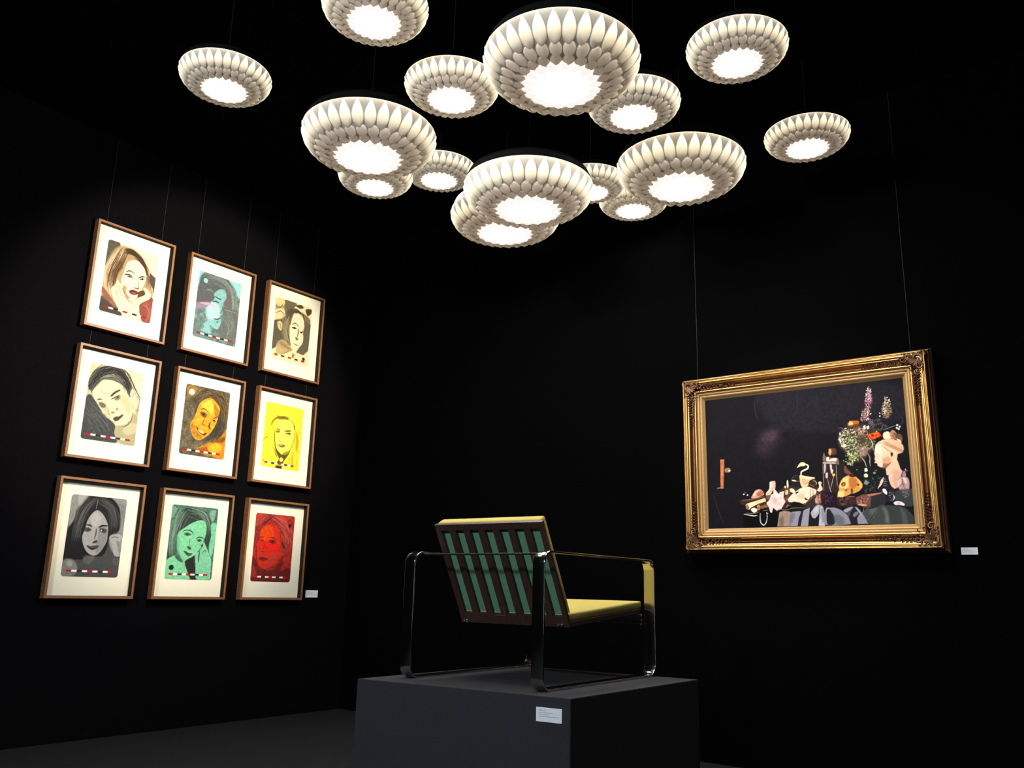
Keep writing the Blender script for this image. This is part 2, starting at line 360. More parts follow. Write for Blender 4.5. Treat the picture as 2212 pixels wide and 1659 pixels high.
ART = read_arts('''@A1 370 512
f 255,246,214
q 95,92,78 2 1:-4,-4 79,-3 91,29 36,97 14,174 -7,214 -5,85
p 196,166,128 5.4 1:93,21 140,14 189,17 235,43 272,80 310,121 326,187 349,244 363,297 339,333 210,378 134,325 92,413 47,419 7,364 4,271 5,204 27,128 52,64
p 122,100,76 6.6 .85:50,175 81,130 115,132 121,178 92,215 79,267 61,253
p 70,52,38 3.5 .95:122,32 175,19 228,42 267,71 295,118 306,172 276,139 242,94 202,66 160,60 119,67
p 205,178,138 4 .8:55,91 103,46 130,43 102,88 56,145
h 240,212,175 3.2 .7 30 1 22.4:109,43 65,114 38,206 30,290 54,370
h 95,62,45 3.2 .8 34 2 22.5:118,54 94,132 65,211 55,282 68,332
h 90,60,45 3.4 .7 10 3 11.2:202,66 264,101 310,171 328,251
q 78,72,66 2 1:0,512 3,406 40,415 70,440 99,458 159,462 160,516
q 96,80,74 2.8 1:370,173 321,146 322,210 358,256 370,295 376,200
p 150,95,80 3.9 .9:-1,347 26,359 79,410 122,438 153,463 106,463 56,437 14,416
p 140,62,60 4.2 .9:280,378 337,319 372,337 377,428 370,510 312,510 283,455 278,414
h 205,120,105 3.4 .7 10 4 15.5:302,379 347,394 361,447 347,501
p 255,250,224 2.1 1:149,130 179,99 220,88 258,110 283,137 299,189 290,241 272,296 248,353 220,378 183,358 154,322 132,285 124,253 137,193
p 180,130,88 4 .7:136,290 171,300 169,335 201,367 181,373 149,334
s 82,48,34 6.9 1:151,192 176,177 212,186
s 70,40,30 8.8 1:143,215 166,206 193,206
s 90,60,45 11.8 .8:161,220 188,217 202,217
s 70,40,30 8.1 1:243,210 266,192 290,188
s 95,62,45 12.1 .8:254,214 286,207
s 150,105,75 6 .8:245,227 249,261 256,280
p 150,100,72 2.8 .9:214,283 232,284 259,276 254,291 233,294
p 125,45,38 2.1 1:191,318 217,303 257,312 239,335 211,339 193,331
s 235,205,185 4 .8:203,328 237,325
p 255,238,208 2.7 1:85,306 99,268 118,282 143,295 142,336 182,379 227,401 234,454 237,502 171,499 125,458 75,384 63,341
s 185,130,100 3.8 .8:96,317 105,361 144,398
s 185,130,100 3.9 .8:118,303 130,347 169,383
s 120,80,60 4.9 .9:149,334 182,379 227,401
p 90,60,45 2.1 .9:256,308 296,285 319,296 262,349
p 255,238,208 2.8 1:227,401 262,349 307,314 291,276 301,266 348,294 340,340 288,383 273,430 292,494 244,500
s 120,75,60 5.1 .9:280,428 282,392 340,340
o 55,35,28 6.2 1:176,218 272,206
n .05 14 5
b .93 .9 1 1
@A2 370 512
f 118,140,142
n .25 30 1
p 150,215,228 5.7 1:-4,-2 64,-3 35,13 15,63 5,123
p 95,105,108 10.3 1:23,32 140,-7 235,-1 288,48 329,123 324,212 227,197 126,127 80,127 20,188
p 100,100,105 7.1 .9:3,166 127,134 129,212 8,262
h 150,165,170 3.6 .5 34 2 25.1:53,36 143,21 241,48 297,118 316,214
p 165,228,238 3.8 1:259,2 372,7 372,110 339,105 326,65 286,27
p 150,170,175 6 .9:252,74 284,79 315,142 323,234 301,219 283,137
p 118,112,112 6 .9:230,95 276,81 303,175 302,233 241,243
p 110,118,118 7.4 1:233,246 374,227 375,371 341,487 229,466 206,402 242,322
h 140,150,148 5.9 .5 14 6 29.5:252,276 290,323 313,388 289,451
p 148,205,212 3.6 1:143,144 184,99 230,95 249,147 227,197 221,242 229,275 211,316 225,340 210,401 177,414 128,388 97,348 86,295 95,243 148,185
p 195,240,246 4.3 .9:101,234 167,215 202,247 202,311 153,346 107,338
p 165,140,175 3.6 .9:7,255 78,227 122,221 104,255 19,293
p 220,185,225 2.9 .8:28,249 93,230 169,229 156,247 96,250
s 55,70,75 8.5 1:149,163 181,171 205,175
s 80,80,90 10.5 1:136,206 166,201 189,205
s 70,85,95 7.4 .8:203,283 217,272 222,252
s 65,85,90 9.5 1:160,337 190,336 211,320
s 75,95,100 7.4 .9:186,362 203,350
p 150,210,218 4.3 .9:77,402 111,372 138,407 152,459 92,460 54,450
p 110,130,132 7 .8:7,428 86,407 62,455 6,476
o 160,225,232 18.7 1:61,66
s 205,195,195 3.2 .8:233,244 376,242
n .07 10 3
p 130,175,190 5.6 .5:1,491 126,493 138,525 4,518
b .93 .9 1 1
@A3 370 512
f 255,243,195
p 120,110,85 4.1 1:96,-3 204,0 190,43 150,101 120,155 99,114 85,63
q 112,104,86 4.2 1:297,119 369,141 366,269 362,373 316,422 243,414 289,326 297,222
p 170,150,105 6.5 .9:-2,63 39,44 94,68 95,169 28,194 5,138
p 245,225,160 4.9 .9:2,15 70,-3 91,38 51,72 6,61
p 250,235,185 4.9 .9:3,116 78,81 97,138 27,187
s 110,85,45 7.1 .8:8,76 43,86 74,42
s 110,85,45 7.1 .8:14,136 54,110 87,129
q 105,98,78 4.9 1:-6,202 78,174 109,135 154,139 154,225 167,315 185,373 133,377 72,375 33,422 2,444
p 95,86,66 6.7 1:123,92 173,56 227,50 267,87 289,129 250,99 194,90 172,142 160,200 132,184
h 175,160,125 3.9 .7 34 2 21.3:137,143 118,226 135,307 167,369
p 235,215,160 4 1:34,208 63,193 83,219 78,266 57,268 37,238
s 105,90,60 4.7 .9:44,221 66,223 68,253
p 205,180,130 6.5 .9:47,381 94,340 139,352 196,394 165,431 89,463 46,464
h 130,105,70 3.9 .7 10 3 14.6:63,370 125,386 188,403
p 90,76,50 3.4 1:197,22 259,3 279,24 244,37 216,32
p 90,76,50 3.4 1:307,25 362,14 365,46 330,79 309,52
p 130,110,75 4.3 .9:265,71 321,81 361,111 347,154 308,132
s 75,62,42 12.2 .9:210,62 275,77 298,127
p 255,248,215 2.5 1:185,131 221,83 267,95 294,136 304,189 288,216 302,268 298,324 266,370 233,405 201,393 172,329 161,254 167,183
s 85,66,42 7.2 1:181,191 211,173 244,191
s 60,45,28 13.2 1:184,218 206,214 224,216
s 85,66,42 10.9 1:262,234 280,234 293,223
s 140,112,70 10.9 .9:242,212 249,241 240,283
p 120,95,55 3.3 .9:222,287 240,290 255,303 233,312
s 165,130,85 9.6 .9:209,344 237,353 259,348
s 120,95,60 4.7 .8:40,492 131,446 206,399
p 150,125,80 3.3 .9:209,429 228,448 204,477
o 85,60,42 15 1:322,455
o 45,32,22 7.5 1:205,217 279,236
n .05 12 7
b .93 .9 0 1
@B1 370 512
f 205,195,160
p 235,225,188 8.9 1:24,4 228,-14 256,11 133,6 51,22
p 240,222,185 12.1 .9:246,25 355,3 375,96 374,218 327,154 284,77
n .12 25 2
p 85,85,82 4.7 1:5,120 22,69 52,31 108,5 168,-5 225,11 255,47 286,89 305,134 294,184 263,142 228,112 183,97 134,95 88,110 58,157 42,207 21,188 3,167
p 60,60,62 4.7 .8:5,155 40,113 83,81 67,132 32,180
h 150,147,135 2.8 .7 40 3 17.7:22,152 49,93 103,53 174,39 234,69
h 30,30,32 2.8 .8 40 4 17.8:18,165 45,106 91,50 172,22 252,66 287,137
h 40,40,40 2.9 .8 5 5 10.9:230,4 282,60 322,118 370,194 372,291
p 66,68,72 3.5 1:0,245 25,216 53,241 88,281 132,333 185,365 220,395 221,443 246,487 230,507 122,510 2,509 -1,380
h 100,102,102 3.8 .5 20 6 35.3:6,285 72,332 127,381 173,445
n .12 10 6
p 222,214,180 2.4 1:39,184 68,143 111,102 171,99 223,119 253,156 283,192 309,205 318,282 305,345 279,379 244,391 210,367 170,344 123,311 88,276 58,240 39,208
p 190,184,150 6 .8:218,174 283,192 310,253 301,315 268,261 225,221
p 185,178,148 5.9 .8:85,258 121,299 177,349 166,315 148,277 132,250
p 228,220,190 2.4 1:293,160 303,122 322,143 325,184 309,202
s 70,70,66 4.4 .8:303,140 316,162 307,188
p 168,160,128 6 .9:226,394 279,379 324,347 334,285 379,338 373,424 367,510 311,512 247,493 221,443
p 196,190,158 4.8 .8:272,416 326,359 370,364 366,419 307,441
s 60,60,55 5.3 .8:328,287 323,342 292,383 268,387
p 70,65,60 2.4 1:161,197 181,169 214,146 221,153 194,176 168,204
s 60,58,54 6.9 .9:170,222 192,203 220,183
p 120,118,105 3 .9:184,210 206,191 227,190 224,212 201,225
o 50,50,50 7.2 .9:209,200
s 60,58,54 8.5 .9:74,246 91,235 106,237
p 95,93,85 3.5 .9:88,261 115,256 138,270 131,286 107,287
s 150,145,122 6 .8:148,277 166,315 180,331
p 120,112,95 3 .9:177,310 197,301 204,308 187,316
p 130,122,100 3 .9:209,278 223,269 220,291 211,289
p 90,72,66 2.4 1:198,348 217,330 235,327 259,308 264,316 249,339 233,357 212,364
s 45,40,40 3.5 1:204,347 236,336 262,313
s 150,142,118 4.3 .7:88,151 98,185 135,190 169,171
b .93 .9 1 1
@B2 370 512
f 92,84,68
n .3 26 4
h 150,130,90 3.3 .5 14 1 33.9:35,19 109,45 175,-7
h 135,118,90 3.2 .45 12 2 40.3:-4,170 33,242 23,342
h 125,108,80 3.3 .4 12 3 27.7:261,110 329,191 351,254
p 160,120,45 8.1 .8:11,24 62,1 94,35 71,85 22,87
o 255,250,225 21.6 1:51,55
p 78,72,62 6.9 1:115,97 168,54 239,41 301,76 333,157 322,259 274,347 207,391 173,350 102,296 88,233
h 50,42,34 4.4 .8 40 11 34.4:120,135 155,70 239,41 312,101 329,191 298,303 248,378
h 140,108,62 3.3 .5 26 12 34.4:107,151 154,57 254,45 329,125 328,245
p 218,158,42 2.7 1:120,135 145,104 178,82 213,72 260,97 294,137 289,192 277,247 248,311 210,357 150,397 105,381 79,339 66,289 89,239 105,191
p 245,195,72 6.8 .9:141,132 186,90 224,103 245,159 220,190 166,167
p 165,112,30 5.5 .8:247,112 288,152 286,199 255,184
p 170,112,32 5.4 .8:72,275 94,284 136,343 175,370 149,387 104,368 78,326
s 90,55,25 6.9 1:138,168 166,160 208,182
p 110,75,35 3.4 .9:133,192 169,186 192,205 180,224 150,216
o 50,32,20 8.2 1:165,202
s 100,64,26 7 1:249,222 272,204 300,196
s 85,50,25 14 1:247,235 279,230
o 240,225,180 6.2 .9:271,230
s 145,90,25 9.9 .9:175,238 164,273 187,282
s 70,40,20 11.9 .9:226,249 219,283 232,301
p 95,45,20 2.7 1:113,291 140,316 179,336 207,331 188,354 151,344 127,322
p 240,215,165 2 1:133,314 156,327 182,334 180,344 146,335
s 250,215,110 4.9 .7:99,264 132,239 160,237
p 200,132,30 5.5 1:142,454 223,408 305,362 350,308 369,278 374,384 370,509 255,496 160,484
p 245,180,45 5.5 .9:233,433 280,399 332,404 330,451 260,475
p 120,70,25 5.5 .9:251,397 326,352 368,338 351,381 294,390
p 150,80,25 6.8 .8:143,460 212,437 230,473 160,484
n .14 12 5
b .93 .9 1 1
@B3 370 512
f 240,226,62
n .06 30 4
h 215,200,40 3.7 .6 20 1 23.3:62,115 50,191 47,298 41,434
h 215,200,40 3.8 .6 20 2 24:316,184 340,285 338,395 340,477
h 120,108,30 2.8 .8 5 3 7:62,184 77,144 113,112
s 92,80,30 6.8 .9:65,178 83,138 119,111 163,97 216,107
h 100,88,32 4.7 .8 10 4 8.2:113,112 152,112 203,104 233,115
s 120,105,35 5.2 .8:233,110 271,126 287,156 301,197
s 80,68,28 12.1 .9:283,151 292,177
s 110,96,34 4.3 .8:294,198 294,264 280,320 261,361
s 70,58,28 6.8 .9:104,215 105,263 113,311 136,351
s 110,96,36 5.1 .8:1,316 15,292 45,272
h 140,124,36 3.8 .7 8 6 12:318,200 330,259 326,341
p 246,236,96 1.8 1:112,203 123,153 165,120 230,116 272,142 290,188 290,253 276,310 254,351 218,383 179,391 144,366 120,321 108,263
s 85,72,32 6.8 1:118,202 151,206
p 120,108,50 2.3 .9:114,219 136,213 154,216 144,228 121,232
s 62,50,28 9.4 1:200,208 232,202 257,198
p 120,108,50 2.4 .9:205,222 234,215 260,217 255,229 222,231
o 60,50,30 7.1 1:244,221
s 130,116,40 5.1 .9:149,287 163,296 183,296
p 120,95,45 1.8 1:137,323 163,323 185,317 215,324 194,340 168,341 154,332
s 245,232,130 4.3 .9:160,329 192,327
p 92,82,34 1.8 1:107,317 137,362 165,385 193,397 255,362 272,338 257,383 234,419 211,450 200,473 148,474 164,434 133,384
p 170,156,50 4.8 .8:192,387 254,357 256,378 219,399
p 150,138,40 4.7 .7:103,345 128,373 149,420 129,417
h 150,135,40 2.9 .8 8 8 14.4:271,393 265,459
h 150,135,40 2.9 .8 8 9 14.4:296,373 308,498
q 70,60,32 1.2 1:140,489 198,487 199,514 137,514
o 246,236,96 17.8 1:187,439
s 60,45,30 5.1 .9:24,458 22,471
b .93 .85 1 1
@C1 370 512
f 66,66,68
p 128,128,126 5 1:0,0 102,0 79,52 45,95 34,156 6,208 1,138
p 160,160,158 3 .8:46,4 92,3 69,53 51,69
p 125,126,128 4.2 1:264,-1 370,0 374,112 367,238 372,368 314,350 280,268 337,218 340,135 316,54
h 90,90,92 3.4 .6 12 3 15.9:329,32 348,82 352,145
p 24,24,27 3.1 1:123,3 205,-7 265,6 309,44 331,94 338,156 335,208 296,231 278,258 273,325 244,378 161,382 123,403 82,405 2,408 1,238 44,155 71,68
h 84,84,88 2.4 .6 44 1 22.3:151,21 104,80 72,173 63,280
h 80,80,84 2.5 .6 44 2 20.9:183,23 258,58 301,127 301,200
s 120,120,122 5.9 .8:172,19 170,55 166,81
p 148,148,150 2.1 1:168,91 194,94 231,127 261,182 266,233 266,279 247,327 216,369 181,376 146,357 120,322 104,282 102,252 114,211 121,160 141,118
p 118,118,120 5.2 .8:205,195 252,192 264,269 238,337 210,364 195,298 202,247
p 168,168,170 5.1 .7:142,128 180,105 207,144 198,186 162,188
s 30,30,32 9.6 1:120,186 141,188 155,196
s 28,28,30 11.3 1:202,196 224,185 259,184
p 60,60,62 3.1 .95:111,209 133,202 156,216 132,230 113,226
p 60,60,62 3.1 .95:207,208 227,200 255,210 248,231 220,225
o 190,190,190 4.7 .9:221,215
o 25,25,25 5.2 1:234,214
o 25,25,25 5.1 1:135,216
s 70,70,72 9 .9:186,207 188,237 183,273
p 50,50,52 2.6 1:171,297 185,283 202,280 204,290 187,299
p 38,36,38 2.1 1:138,316 166,318 187,314 218,315 205,331 181,342 159,336
s 130,130,132 3.7 .8:151,322 183,324 214,319
p 90,90,92 5.1 .8:130,383 192,380 196,406 169,432 136,423
p 120,120,122 6 .9:3,418 41,401 79,420 101,465 77,506 2,508
p 160,160,160 7 .7:28,417 58,416 63,446 33,447
p 150,150,152 2.1 1:280,253 302,236 345,234 370,253 357,280 334,271 332,292 354,343 362,374 328,370 309,319 290,283
s 50,50,52 4.6 .9:292,260 315,251 343,255
p 80,80,84 6.4 .8:320,386 365,394 366,436 326,422
n .07 10 7
b .93 .9 1 1
@C2 370 512
f 62,100,84
n .3 16 3
p 108,148,130 4.8 .8:2,13 41,26 33,62 7,99 -4,65
p 130,165,150 5.1 .8:309,21 350,17 348,60 332,97 302,75
p 45,58,54 4.9 1:41,73 86,28 148,11 228,16 285,41 319,98 336,181 339,265 336,348 304,302 277,197 282,125 258,97 199,107 139,141 80,180 65,216 64,302 59,359 8,395 -1,282 9,168
h 120,150,136 2.9 .6 44 1 20.3:86,34 50,95 34,166 26,247 31,338
h 112,136,126 3 .6 36 2 21.4:149,23 231,39 290,88 314,171
p 108,186,146 2.5 1:321,116 369,116 369,227 350,348 322,290 331,194
p 118,192,150 1.8 1:69,198 115,155 162,122 225,96 265,99 286,137 287,196 275,233 261,281 227,324 199,360 163,384 131,382 102,352 78,313 67,267
p 95,160,125 6 .7:62,210 88,243 90,312 123,368 102,358 73,302
p 118,192,150 3 1:-4,396 64,348 86,375 145,391 174,470 185,510 2,510
p 55,85,72 3.6 .9:63,342 90,358 132,391 107,392 73,370
p 38,36,38 3.1 1:145,391 198,354 222,341 223,399 243,457 270,509 211,510 180,464
p 118,186,150 1.9 1:250,509 231,411 215,336 239,317 262,293 273,268 276,245 309,290 335,337 353,372 358,466 350,511
s 30,50,42 8.1 .95:251,311 250,352 251,387
p 30,45,40 2.5 .95:257,275 268,260 273,280
s 40,70,58 6.4 .9:273,322 291,306 305,314
s 45,60,54 7.1 1:102,184 130,171 169,177 185,197
p 60,95,78 3.1 .95:113,193 144,188 172,200 147,211 121,207
o 25,35,32 7.9 1:140,200
s 42,60,52 8.1 1:214,224 239,214 273,221
p 60,90,76 3.1 .95:219,233 248,228 262,239 237,247
o 25,35,32 6.8 1:239,238
s 70,120,96 5.3 .8:162,227 164,262 163,286
p 45,80,64 2.4 1:150,283 170,285 184,296 172,306 155,298
p 50,85,70 2.4 1:126,316 148,318 169,329 195,331 178,349 152,344
s 25,45,38 3.5 1:129,319 163,333 192,333
o 20,34,30 18.3 1:45,432
n .1 10 9
b .93 .9 1 1
@C3 370 512
f 150,38,32
n .25 18 2
p 168,62,48 8.3 .9:12,4 72,-1 120,14 65,70 8,99
h 110,40,44 4.4 .6 24 1 27.8:151,12 95,61 49,121 21,199
h 190,82,70 3.5 .7 44 2 28.9:184,22 269,67 318,142 329,233
h 105,40,44 3.5 .6 20 3 28.9:154,37 254,81 328,155 353,232
p 90,26,26 7 .9:-7,337 31,348 69,409 124,426 200,418 256,365 268,327 288,364 272,429 357,401 369,507 3,509
p 150,45,38 6.7 .8:-7,399 23,398 53,465 2,472
p 185,40,25 4.2 1:58,133 83,94 143,77 193,99 232,161 255,224 276,262 266,314 225,367 167,406 108,417 59,391 41,335 37,273 25,236 50,197
p 205,62,12 7 .9:64,120 145,89 174,139 165,190 97,207 55,172
p 200,25,22 8.4 .8:84,220 175,215 249,237 232,296 138,287
p 168,50,42 9.8 .7:155,306 249,302 195,380 120,395
p 140,48,42 5.8 1:255,224 286,209 328,220 326,273 281,307
s 60,20,20 16.7 .8:266,211 291,255
s 70,20,22 6.1 .9:129,183 171,177 204,195
p 90,25,28 3.5 .9:135,205 173,196 206,207 177,225
o 40,12,14 7 .9:175,209
s 80,22,24 7 .9:56,184 86,176
s 80,22,24 8 .8:59,209 89,204
s 120,26,24 6 .8:106,219 96,258 91,283
s 90,24,26 7 .8:77,290 107,289
p 100,24,26 2.8 .9:60,334 89,327 144,341 115,357 69,353
s 60,14,18 4 .9:64,337 106,340 140,343
s 80,20,22 5 .9:25,236 41,335 64,397 116,420 198,399
h 120,38,36 3.3 .6 12 4 16.4:93,421 94,495
h 120,38,36 3.4 .6 12 5 28.1:201,424 224,493
o 50,14,16 13.9 1:325,78
s 60,24,24 10.2 .8:67,82 124,46 167,10
n .12 9 9
b .93 .9 1 1
@P 1180 820
f 18,17,22
p 28,26,35 30.3 .9:344,-27 600,-7 1141,28 1212,212 934,284 541,250 367,128
p 50,38,48 48.1 .8:348,245 436,226 475,276 427,357 381,396 328,372 333,308
p 70,54,64 32 .6:381,242 463,233 449,280 398,313 367,289
s 62,55,68 6.6 .5:323,42 329,124 343,158
s 58,52,64 5.6 .5:587,44 582,149
s 55,50,60 5.5 .4:556,397 557,510
s 44,42,46 5.3 .9:41,615 65,702 99,798
q 178,104,66 0.6 1:91,390 117,391 113,488 105,574 86,573
q 105,55,35 0.6 .8:113,395 118,423 111,515 102,569
s 150,120,110 8 1:64,569 96,568
p 150,125,95 1.1 1:121,448 150,449 153,471 131,475 118,469
o 210,195,160 5.6 1:144,464
n .18 14 3
p 52,42,40 2.3 .9:220,651 389,628 508,576 619,597 728,585 719,707 442,708 237,681
q 8,7,10 0.9 1:228,726 441,714 440,725 428,817 222,815
o 235,235,245 4.7 1:233,615 256,621
o 90,95,110 5.9 .6:243,606
s 120,85,75 6.3 1:220,651 275,649 359,635
p 215,150,130 0.9 1:279,641 289,619 309,594 336,590 353,604 359,621 348,629 315,640
p 160,85,68 1.5 .8:311,611 338,598 355,613 348,627 321,631
p 238,205,188 1.2 .9:292,619 315,597 333,595 310,614 297,631
q 232,198,150 0.6 1:241,681 256,671 365,643 369,664 321,677 278,696 262,710 246,705
p 250,228,185 1.2 1:252,675 307,665 309,677 278,690 266,696
p 150,100,70 0.9 1:243,684 255,678 263,696 259,708 246,704
s 130,85,50 1.7 1:307,665 315,680
p 245,228,212 0.6 1:274,707 293,699 310,707 312,720 294,729 279,720
p 195,130,80 0.6 1:313,688 324,681 333,694 329,711 318,715 312,702
p 130,85,60 0.9 1:335,692 377,681 378,698 337,706
o 60,35,25 4.1 1:322,701
p 205,175,160 0.9 1:395,551 407,545 430,547 428,590 415,600 395,628 372,629 371,613 389,594 399,571
p 235,212,200 1.2 .9:396,554 409,549 411,572 397,600 378,616 392,588
p 110,80,75 1.2 .9:372,630 401,628 399,651 376,653
q 242,202,200 0.9 1:418,591 429,598 445,621 480,611 475,648 486,670 471,692 458,714 429,721 410,702 402,733 391,730 384,698 370,673 390,656 401,625 415,620
p 215,160,165 11.4 .8:408,651 434,646 436,669 415,680
p 255,228,224 2.3 .7:419,618 453,636 462,664 445,658
d 190,130,135 5.7 .6 14 2:403,643 461,644 456,700 400,685
s 235,205,185 8.2 1:455,616 480,611
s 235,220,195 11.5 1:503,546 503,587
s 120,80,60 6.1 1:480,620 493,592 509,601 507,632 492,648
p 225,180,140 0.8 1:489,606 501,601 505,618 496,631 486,626
o 220,190,165 6.8 1:488,583
p 240,212,195 0.6 1:515,596 530,594 543,605 545,622 528,619 516,610
p 120,60,50 1.7 .9:477,648 501,643 496,671 482,659
p 30,28,30 0.8 1:528,543 541,521 569,520 587,540 585,573 567,587 542,583 529,566
s 120,115,110 1.7 .9:529,566 528,543 544,521 566,519
s 235,225,195 8.8 1:532,546 553,551
s 150,140,120 3 .9:555,553 575,554
p 245,222,170 0.3 1:564,473 583,446 603,443 616,454 607,466 584,466
s 240,225,195 10 1:611,453 628,464 625,481 602,491 587,501 586,523
p 235,195,155 0.6 1:578,517 605,524 665,538 639,551 627,567 620,586 589,589 579,570 576,545
p 250,225,190 1.1 .9:580,520 662,539 634,542 602,533
d 170,110,80 5 .8 22 3:590,535 633,551 620,583 590,579
p 60,45,35 0.8 .9:633,553 667,544 670,572 658,588 631,575
s 225,200,160 3.3 1:653,551 671,566 667,582
s 170,140,110 2.6 1:629,575 660,593
q 248,212,190 0.6 1:500,655 527,627 572,598 592,589 628,589 670,610 665,632 642,645 625,658 604,682 587,687 568,678 532,672 526,677 503,672
p 225,175,150 8.3 .8:560,634 594,629 592,657 559,650
q 30,20,22 0.6 1:545,619 565,612 564,620 550,628
q 40,25,26 0.5 1:598,649 619,663 608,668 599,662
p 18,12,14 0.8 1:529,674 584,687 594,704 513,702
s 120,85,65 5.2 1:589,695 630,663 688,619
s 70,45,38 2.6 1:635,598 627,696
s 70,45,38 2.6 1:649,598 647,697
s 70,45,38 2.3 1:671,599 668,629
p 240,205,175 0.5 1:681,567 693,562 701,570 696,584 705,606 688,619 672,613 685,591
p 150,90,80 1.6 1:664,651 687,632 720,623 720,655 694,682 666,694 657,670
d 215,160,145 7.6 .8 40 5:664,643 720,623 720,655 666,686
p 185,160,150 1.6 .8:658,659 672,654 672,678 658,686
s 160,150,130 4.7 1:490,704 497,693 514,696
o 8,8,8 10.1 1:505,704
s 120,110,90 4 .9:429,725 455,714 483,720 527,710 582,709
s 235,232,228 5.3 1:230,736 263,743 292,748 310,746
s 170,150,130 3.1 1:239,731 293,733 324,725
s 195,205,200 5.9 1:330,734 328,768 332,791 348,805 363,791 371,760 370,729
s 150,165,165 2.8 .9:348,719 377,717
s 225,230,225 3.1 .9:367,732 379,738
q 150,128,120 0.8 1:446,731 472,724 505,729 516,735 502,816 429,815
p 110,85,70 10.1 .8:446,770 469,759 465,814 445,814
q 138,138,158 0.8 1:517,732 564,728 575,731 558,771 549,816 503,816
p 95,92,112 11.7 .8:519,740 535,744 517,798 506,798
q 40,34,45 0.8 1:581,728 592,723 575,772 569,817 549,816 561,771
q 142,144,162 0.8 1:589,725 626,710 618,759 610,817 567,817 578,766
q 26,22,30 0.8 1:626,710 648,716 635,735 673,778 669,818 610,817
p 165,165,180 1.4 1:633,732 660,702 684,698 679,727 672,751 651,773 636,767 629,745
p 190,195,210 6.5 .7:651,713 670,703 674,724 651,746
q 178,175,188 0.5 1:687,698 700,709 707,747 705,818 669,818 678,746
p 120,118,135 8 .8:687,733 701,720 702,779 692,800
p 130,132,150 1.1 1:714,723 735,713 774,719 809,738 833,765 845,797 847,812 706,811
p 30,32,40 3.2 1:720,734 734,723 748,745 762,774 756,809 719,809
p 88,95,105 11 .8:761,756 806,770 811,810 767,809
s 175,175,190 3.8 .8:715,731 729,718 764,718
q 70,68,82 0.8 1:815,733 863,714 873,716 854,757 864,813 847,812 837,770
p 150,150,168 1.6 1:812,733 836,720 863,714 851,731 826,746
q 30,26,38 1 1:849,749 867,721 883,713 895,750 883,776 885,813 852,813 839,776
p 120,122,140 4.7 .9:861,760 875,745 891,745 889,758 868,773
q 135,136,155 1 1:882,781 901,748 910,756 926,777 938,806 943,812 885,813
p 150,152,172 1.3 1:875,716 888,721 908,748 923,777 895,750
q 62,70,72 1.3 1:911,748 938,725 962,731 1003,719 985,749 944,798 936,803
p 88,98,98 7.6 .8:952,733 995,724 980,749 959,764
s 150,155,155 2.4 .9:1004,711 993,742 968,777 943,803
s 140,140,150 3.1 .9:923,722 916,748 908,753
p 58,64,66 2 1:1006,711 1028,709 1050,735 1059,774 1060,815 945,813 984,760
p 100,108,108 10.5 .8:1020,716 1040,737 1049,774 1053,809 1029,804 1031,766
p 52,58,60 2 1:1038,714 1119,724 1150,745 1175,781 1174,816 1060,815 1058,753
p 80,88,90 10.3 .8:1109,724 1135,755 1143,813 1120,813 1115,767
d 200,185,175 6.2 .9 34 1:996,27 1006,46 1009,73 980,69 985,44
d 200,150,165 4.5 .9 150 2:977,66 1009,70 1012,105 1004,133 966,129 972,95
d 245,235,245 6.7 .9 22 3:980,66 1007,72 1005,119 992,175 966,164 967,123
d 120,45,75 7.8 .8 20 4:968,106 1011,111 1004,162 969,158
d 180,135,132 4.5 .9 150 5:952,162 995,167 984,232 936,230
d 235,205,200 5.6 .9 20 6:952,168 990,172 985,226 941,228
d 175,150,120 4.9 .95 170 7:1073,112 1106,121 1109,201 1086,227 1063,219 1050,181
d 235,225,195 3.8 .95 80 8:1079,95 1106,115 1092,159 1078,198 1053,207
d 110,100,70 7.1 .8 24 9:1070,140 1109,173 1102,223 1070,226
o 240,240,250 3.8 1:1045,192 1044,209 1098,123 996,190
d 80,82,85 11 .6 50 10:985,223 1062,230 1083,283 989,298
d 90,85,95 8.8 .8 30 11:986,218 1006,225 1007,277 980,274
p 190,90,35 1.1 1:866,241 878,222 903,221 930,227 923,249 900,256 876,254
p 245,180,90 1.1 1:872,236 884,222 897,235 898,250 884,255 873,248
p 252,222,150 0.8 .9:880,237 894,235 893,249 881,251
p 240,205,140 0.6 1:888,275 900,259 911,266 913,280 901,285
p 62,52,44 5.6 .8:836,262 940,242 1018,278 1013,334 978,417 904,469 843,408 806,347
d 160,158,110 8.9 .8 110 12:840,251 899,267 962,302 1011,348 992,389 921,456 863,438 832,378 808,333
d 215,215,175 5.6 .9 240 13:842,257 899,273 930,356 944,386 923,441 869,424 845,385 808,327
d 95,110,70 7.2 .8 130 14:852,307 961,316 999,361 923,441 858,394
d 130,100,80 8.4 .8 50 15:912,254 966,259 974,317 919,327
d 200,165,150 7.2 .85 26 16:921,269 970,274 956,307 924,298
d 245,245,225 6.8 .95 26 17:812,313 834,320 852,374 845,390 820,354
p 70,58,50 1.4 1:916,327 949,326 952,355 930,359 912,346
o 150,130,110 4.5 .9:923,341
p 140,110,105 2.2 .9:922,384 953,375 966,402 950,432 924,424
d 205,175,165 6.1 .8 16 18:925,382 955,381 951,426 927,425
s 225,220,200 4.1 .9:822,366 847,362 869,366
s 225,225,205 3.3 .95:976,328 992,352 995,384 995,401
s 190,190,160 2.7 .9:971,291 972,314
q 255,255,250 0.8 1:951,258 963,253 963,276 954,278
q 255,255,250 0.8 1:968,262 982,257 982,275 972,279
o 235,225,235 4 .9:821,287 820,294
s 140,130,150 2.7 .9:812,257 834,257 838,265
p 205,62,20 0.8 1:969,314 989,304 1016,300 1027,296 1041,314 1040,325 1015,334 991,340 976,328
d 240,130,60 7.7 .9 20 19:977,309 1031,304 1037,322 991,332
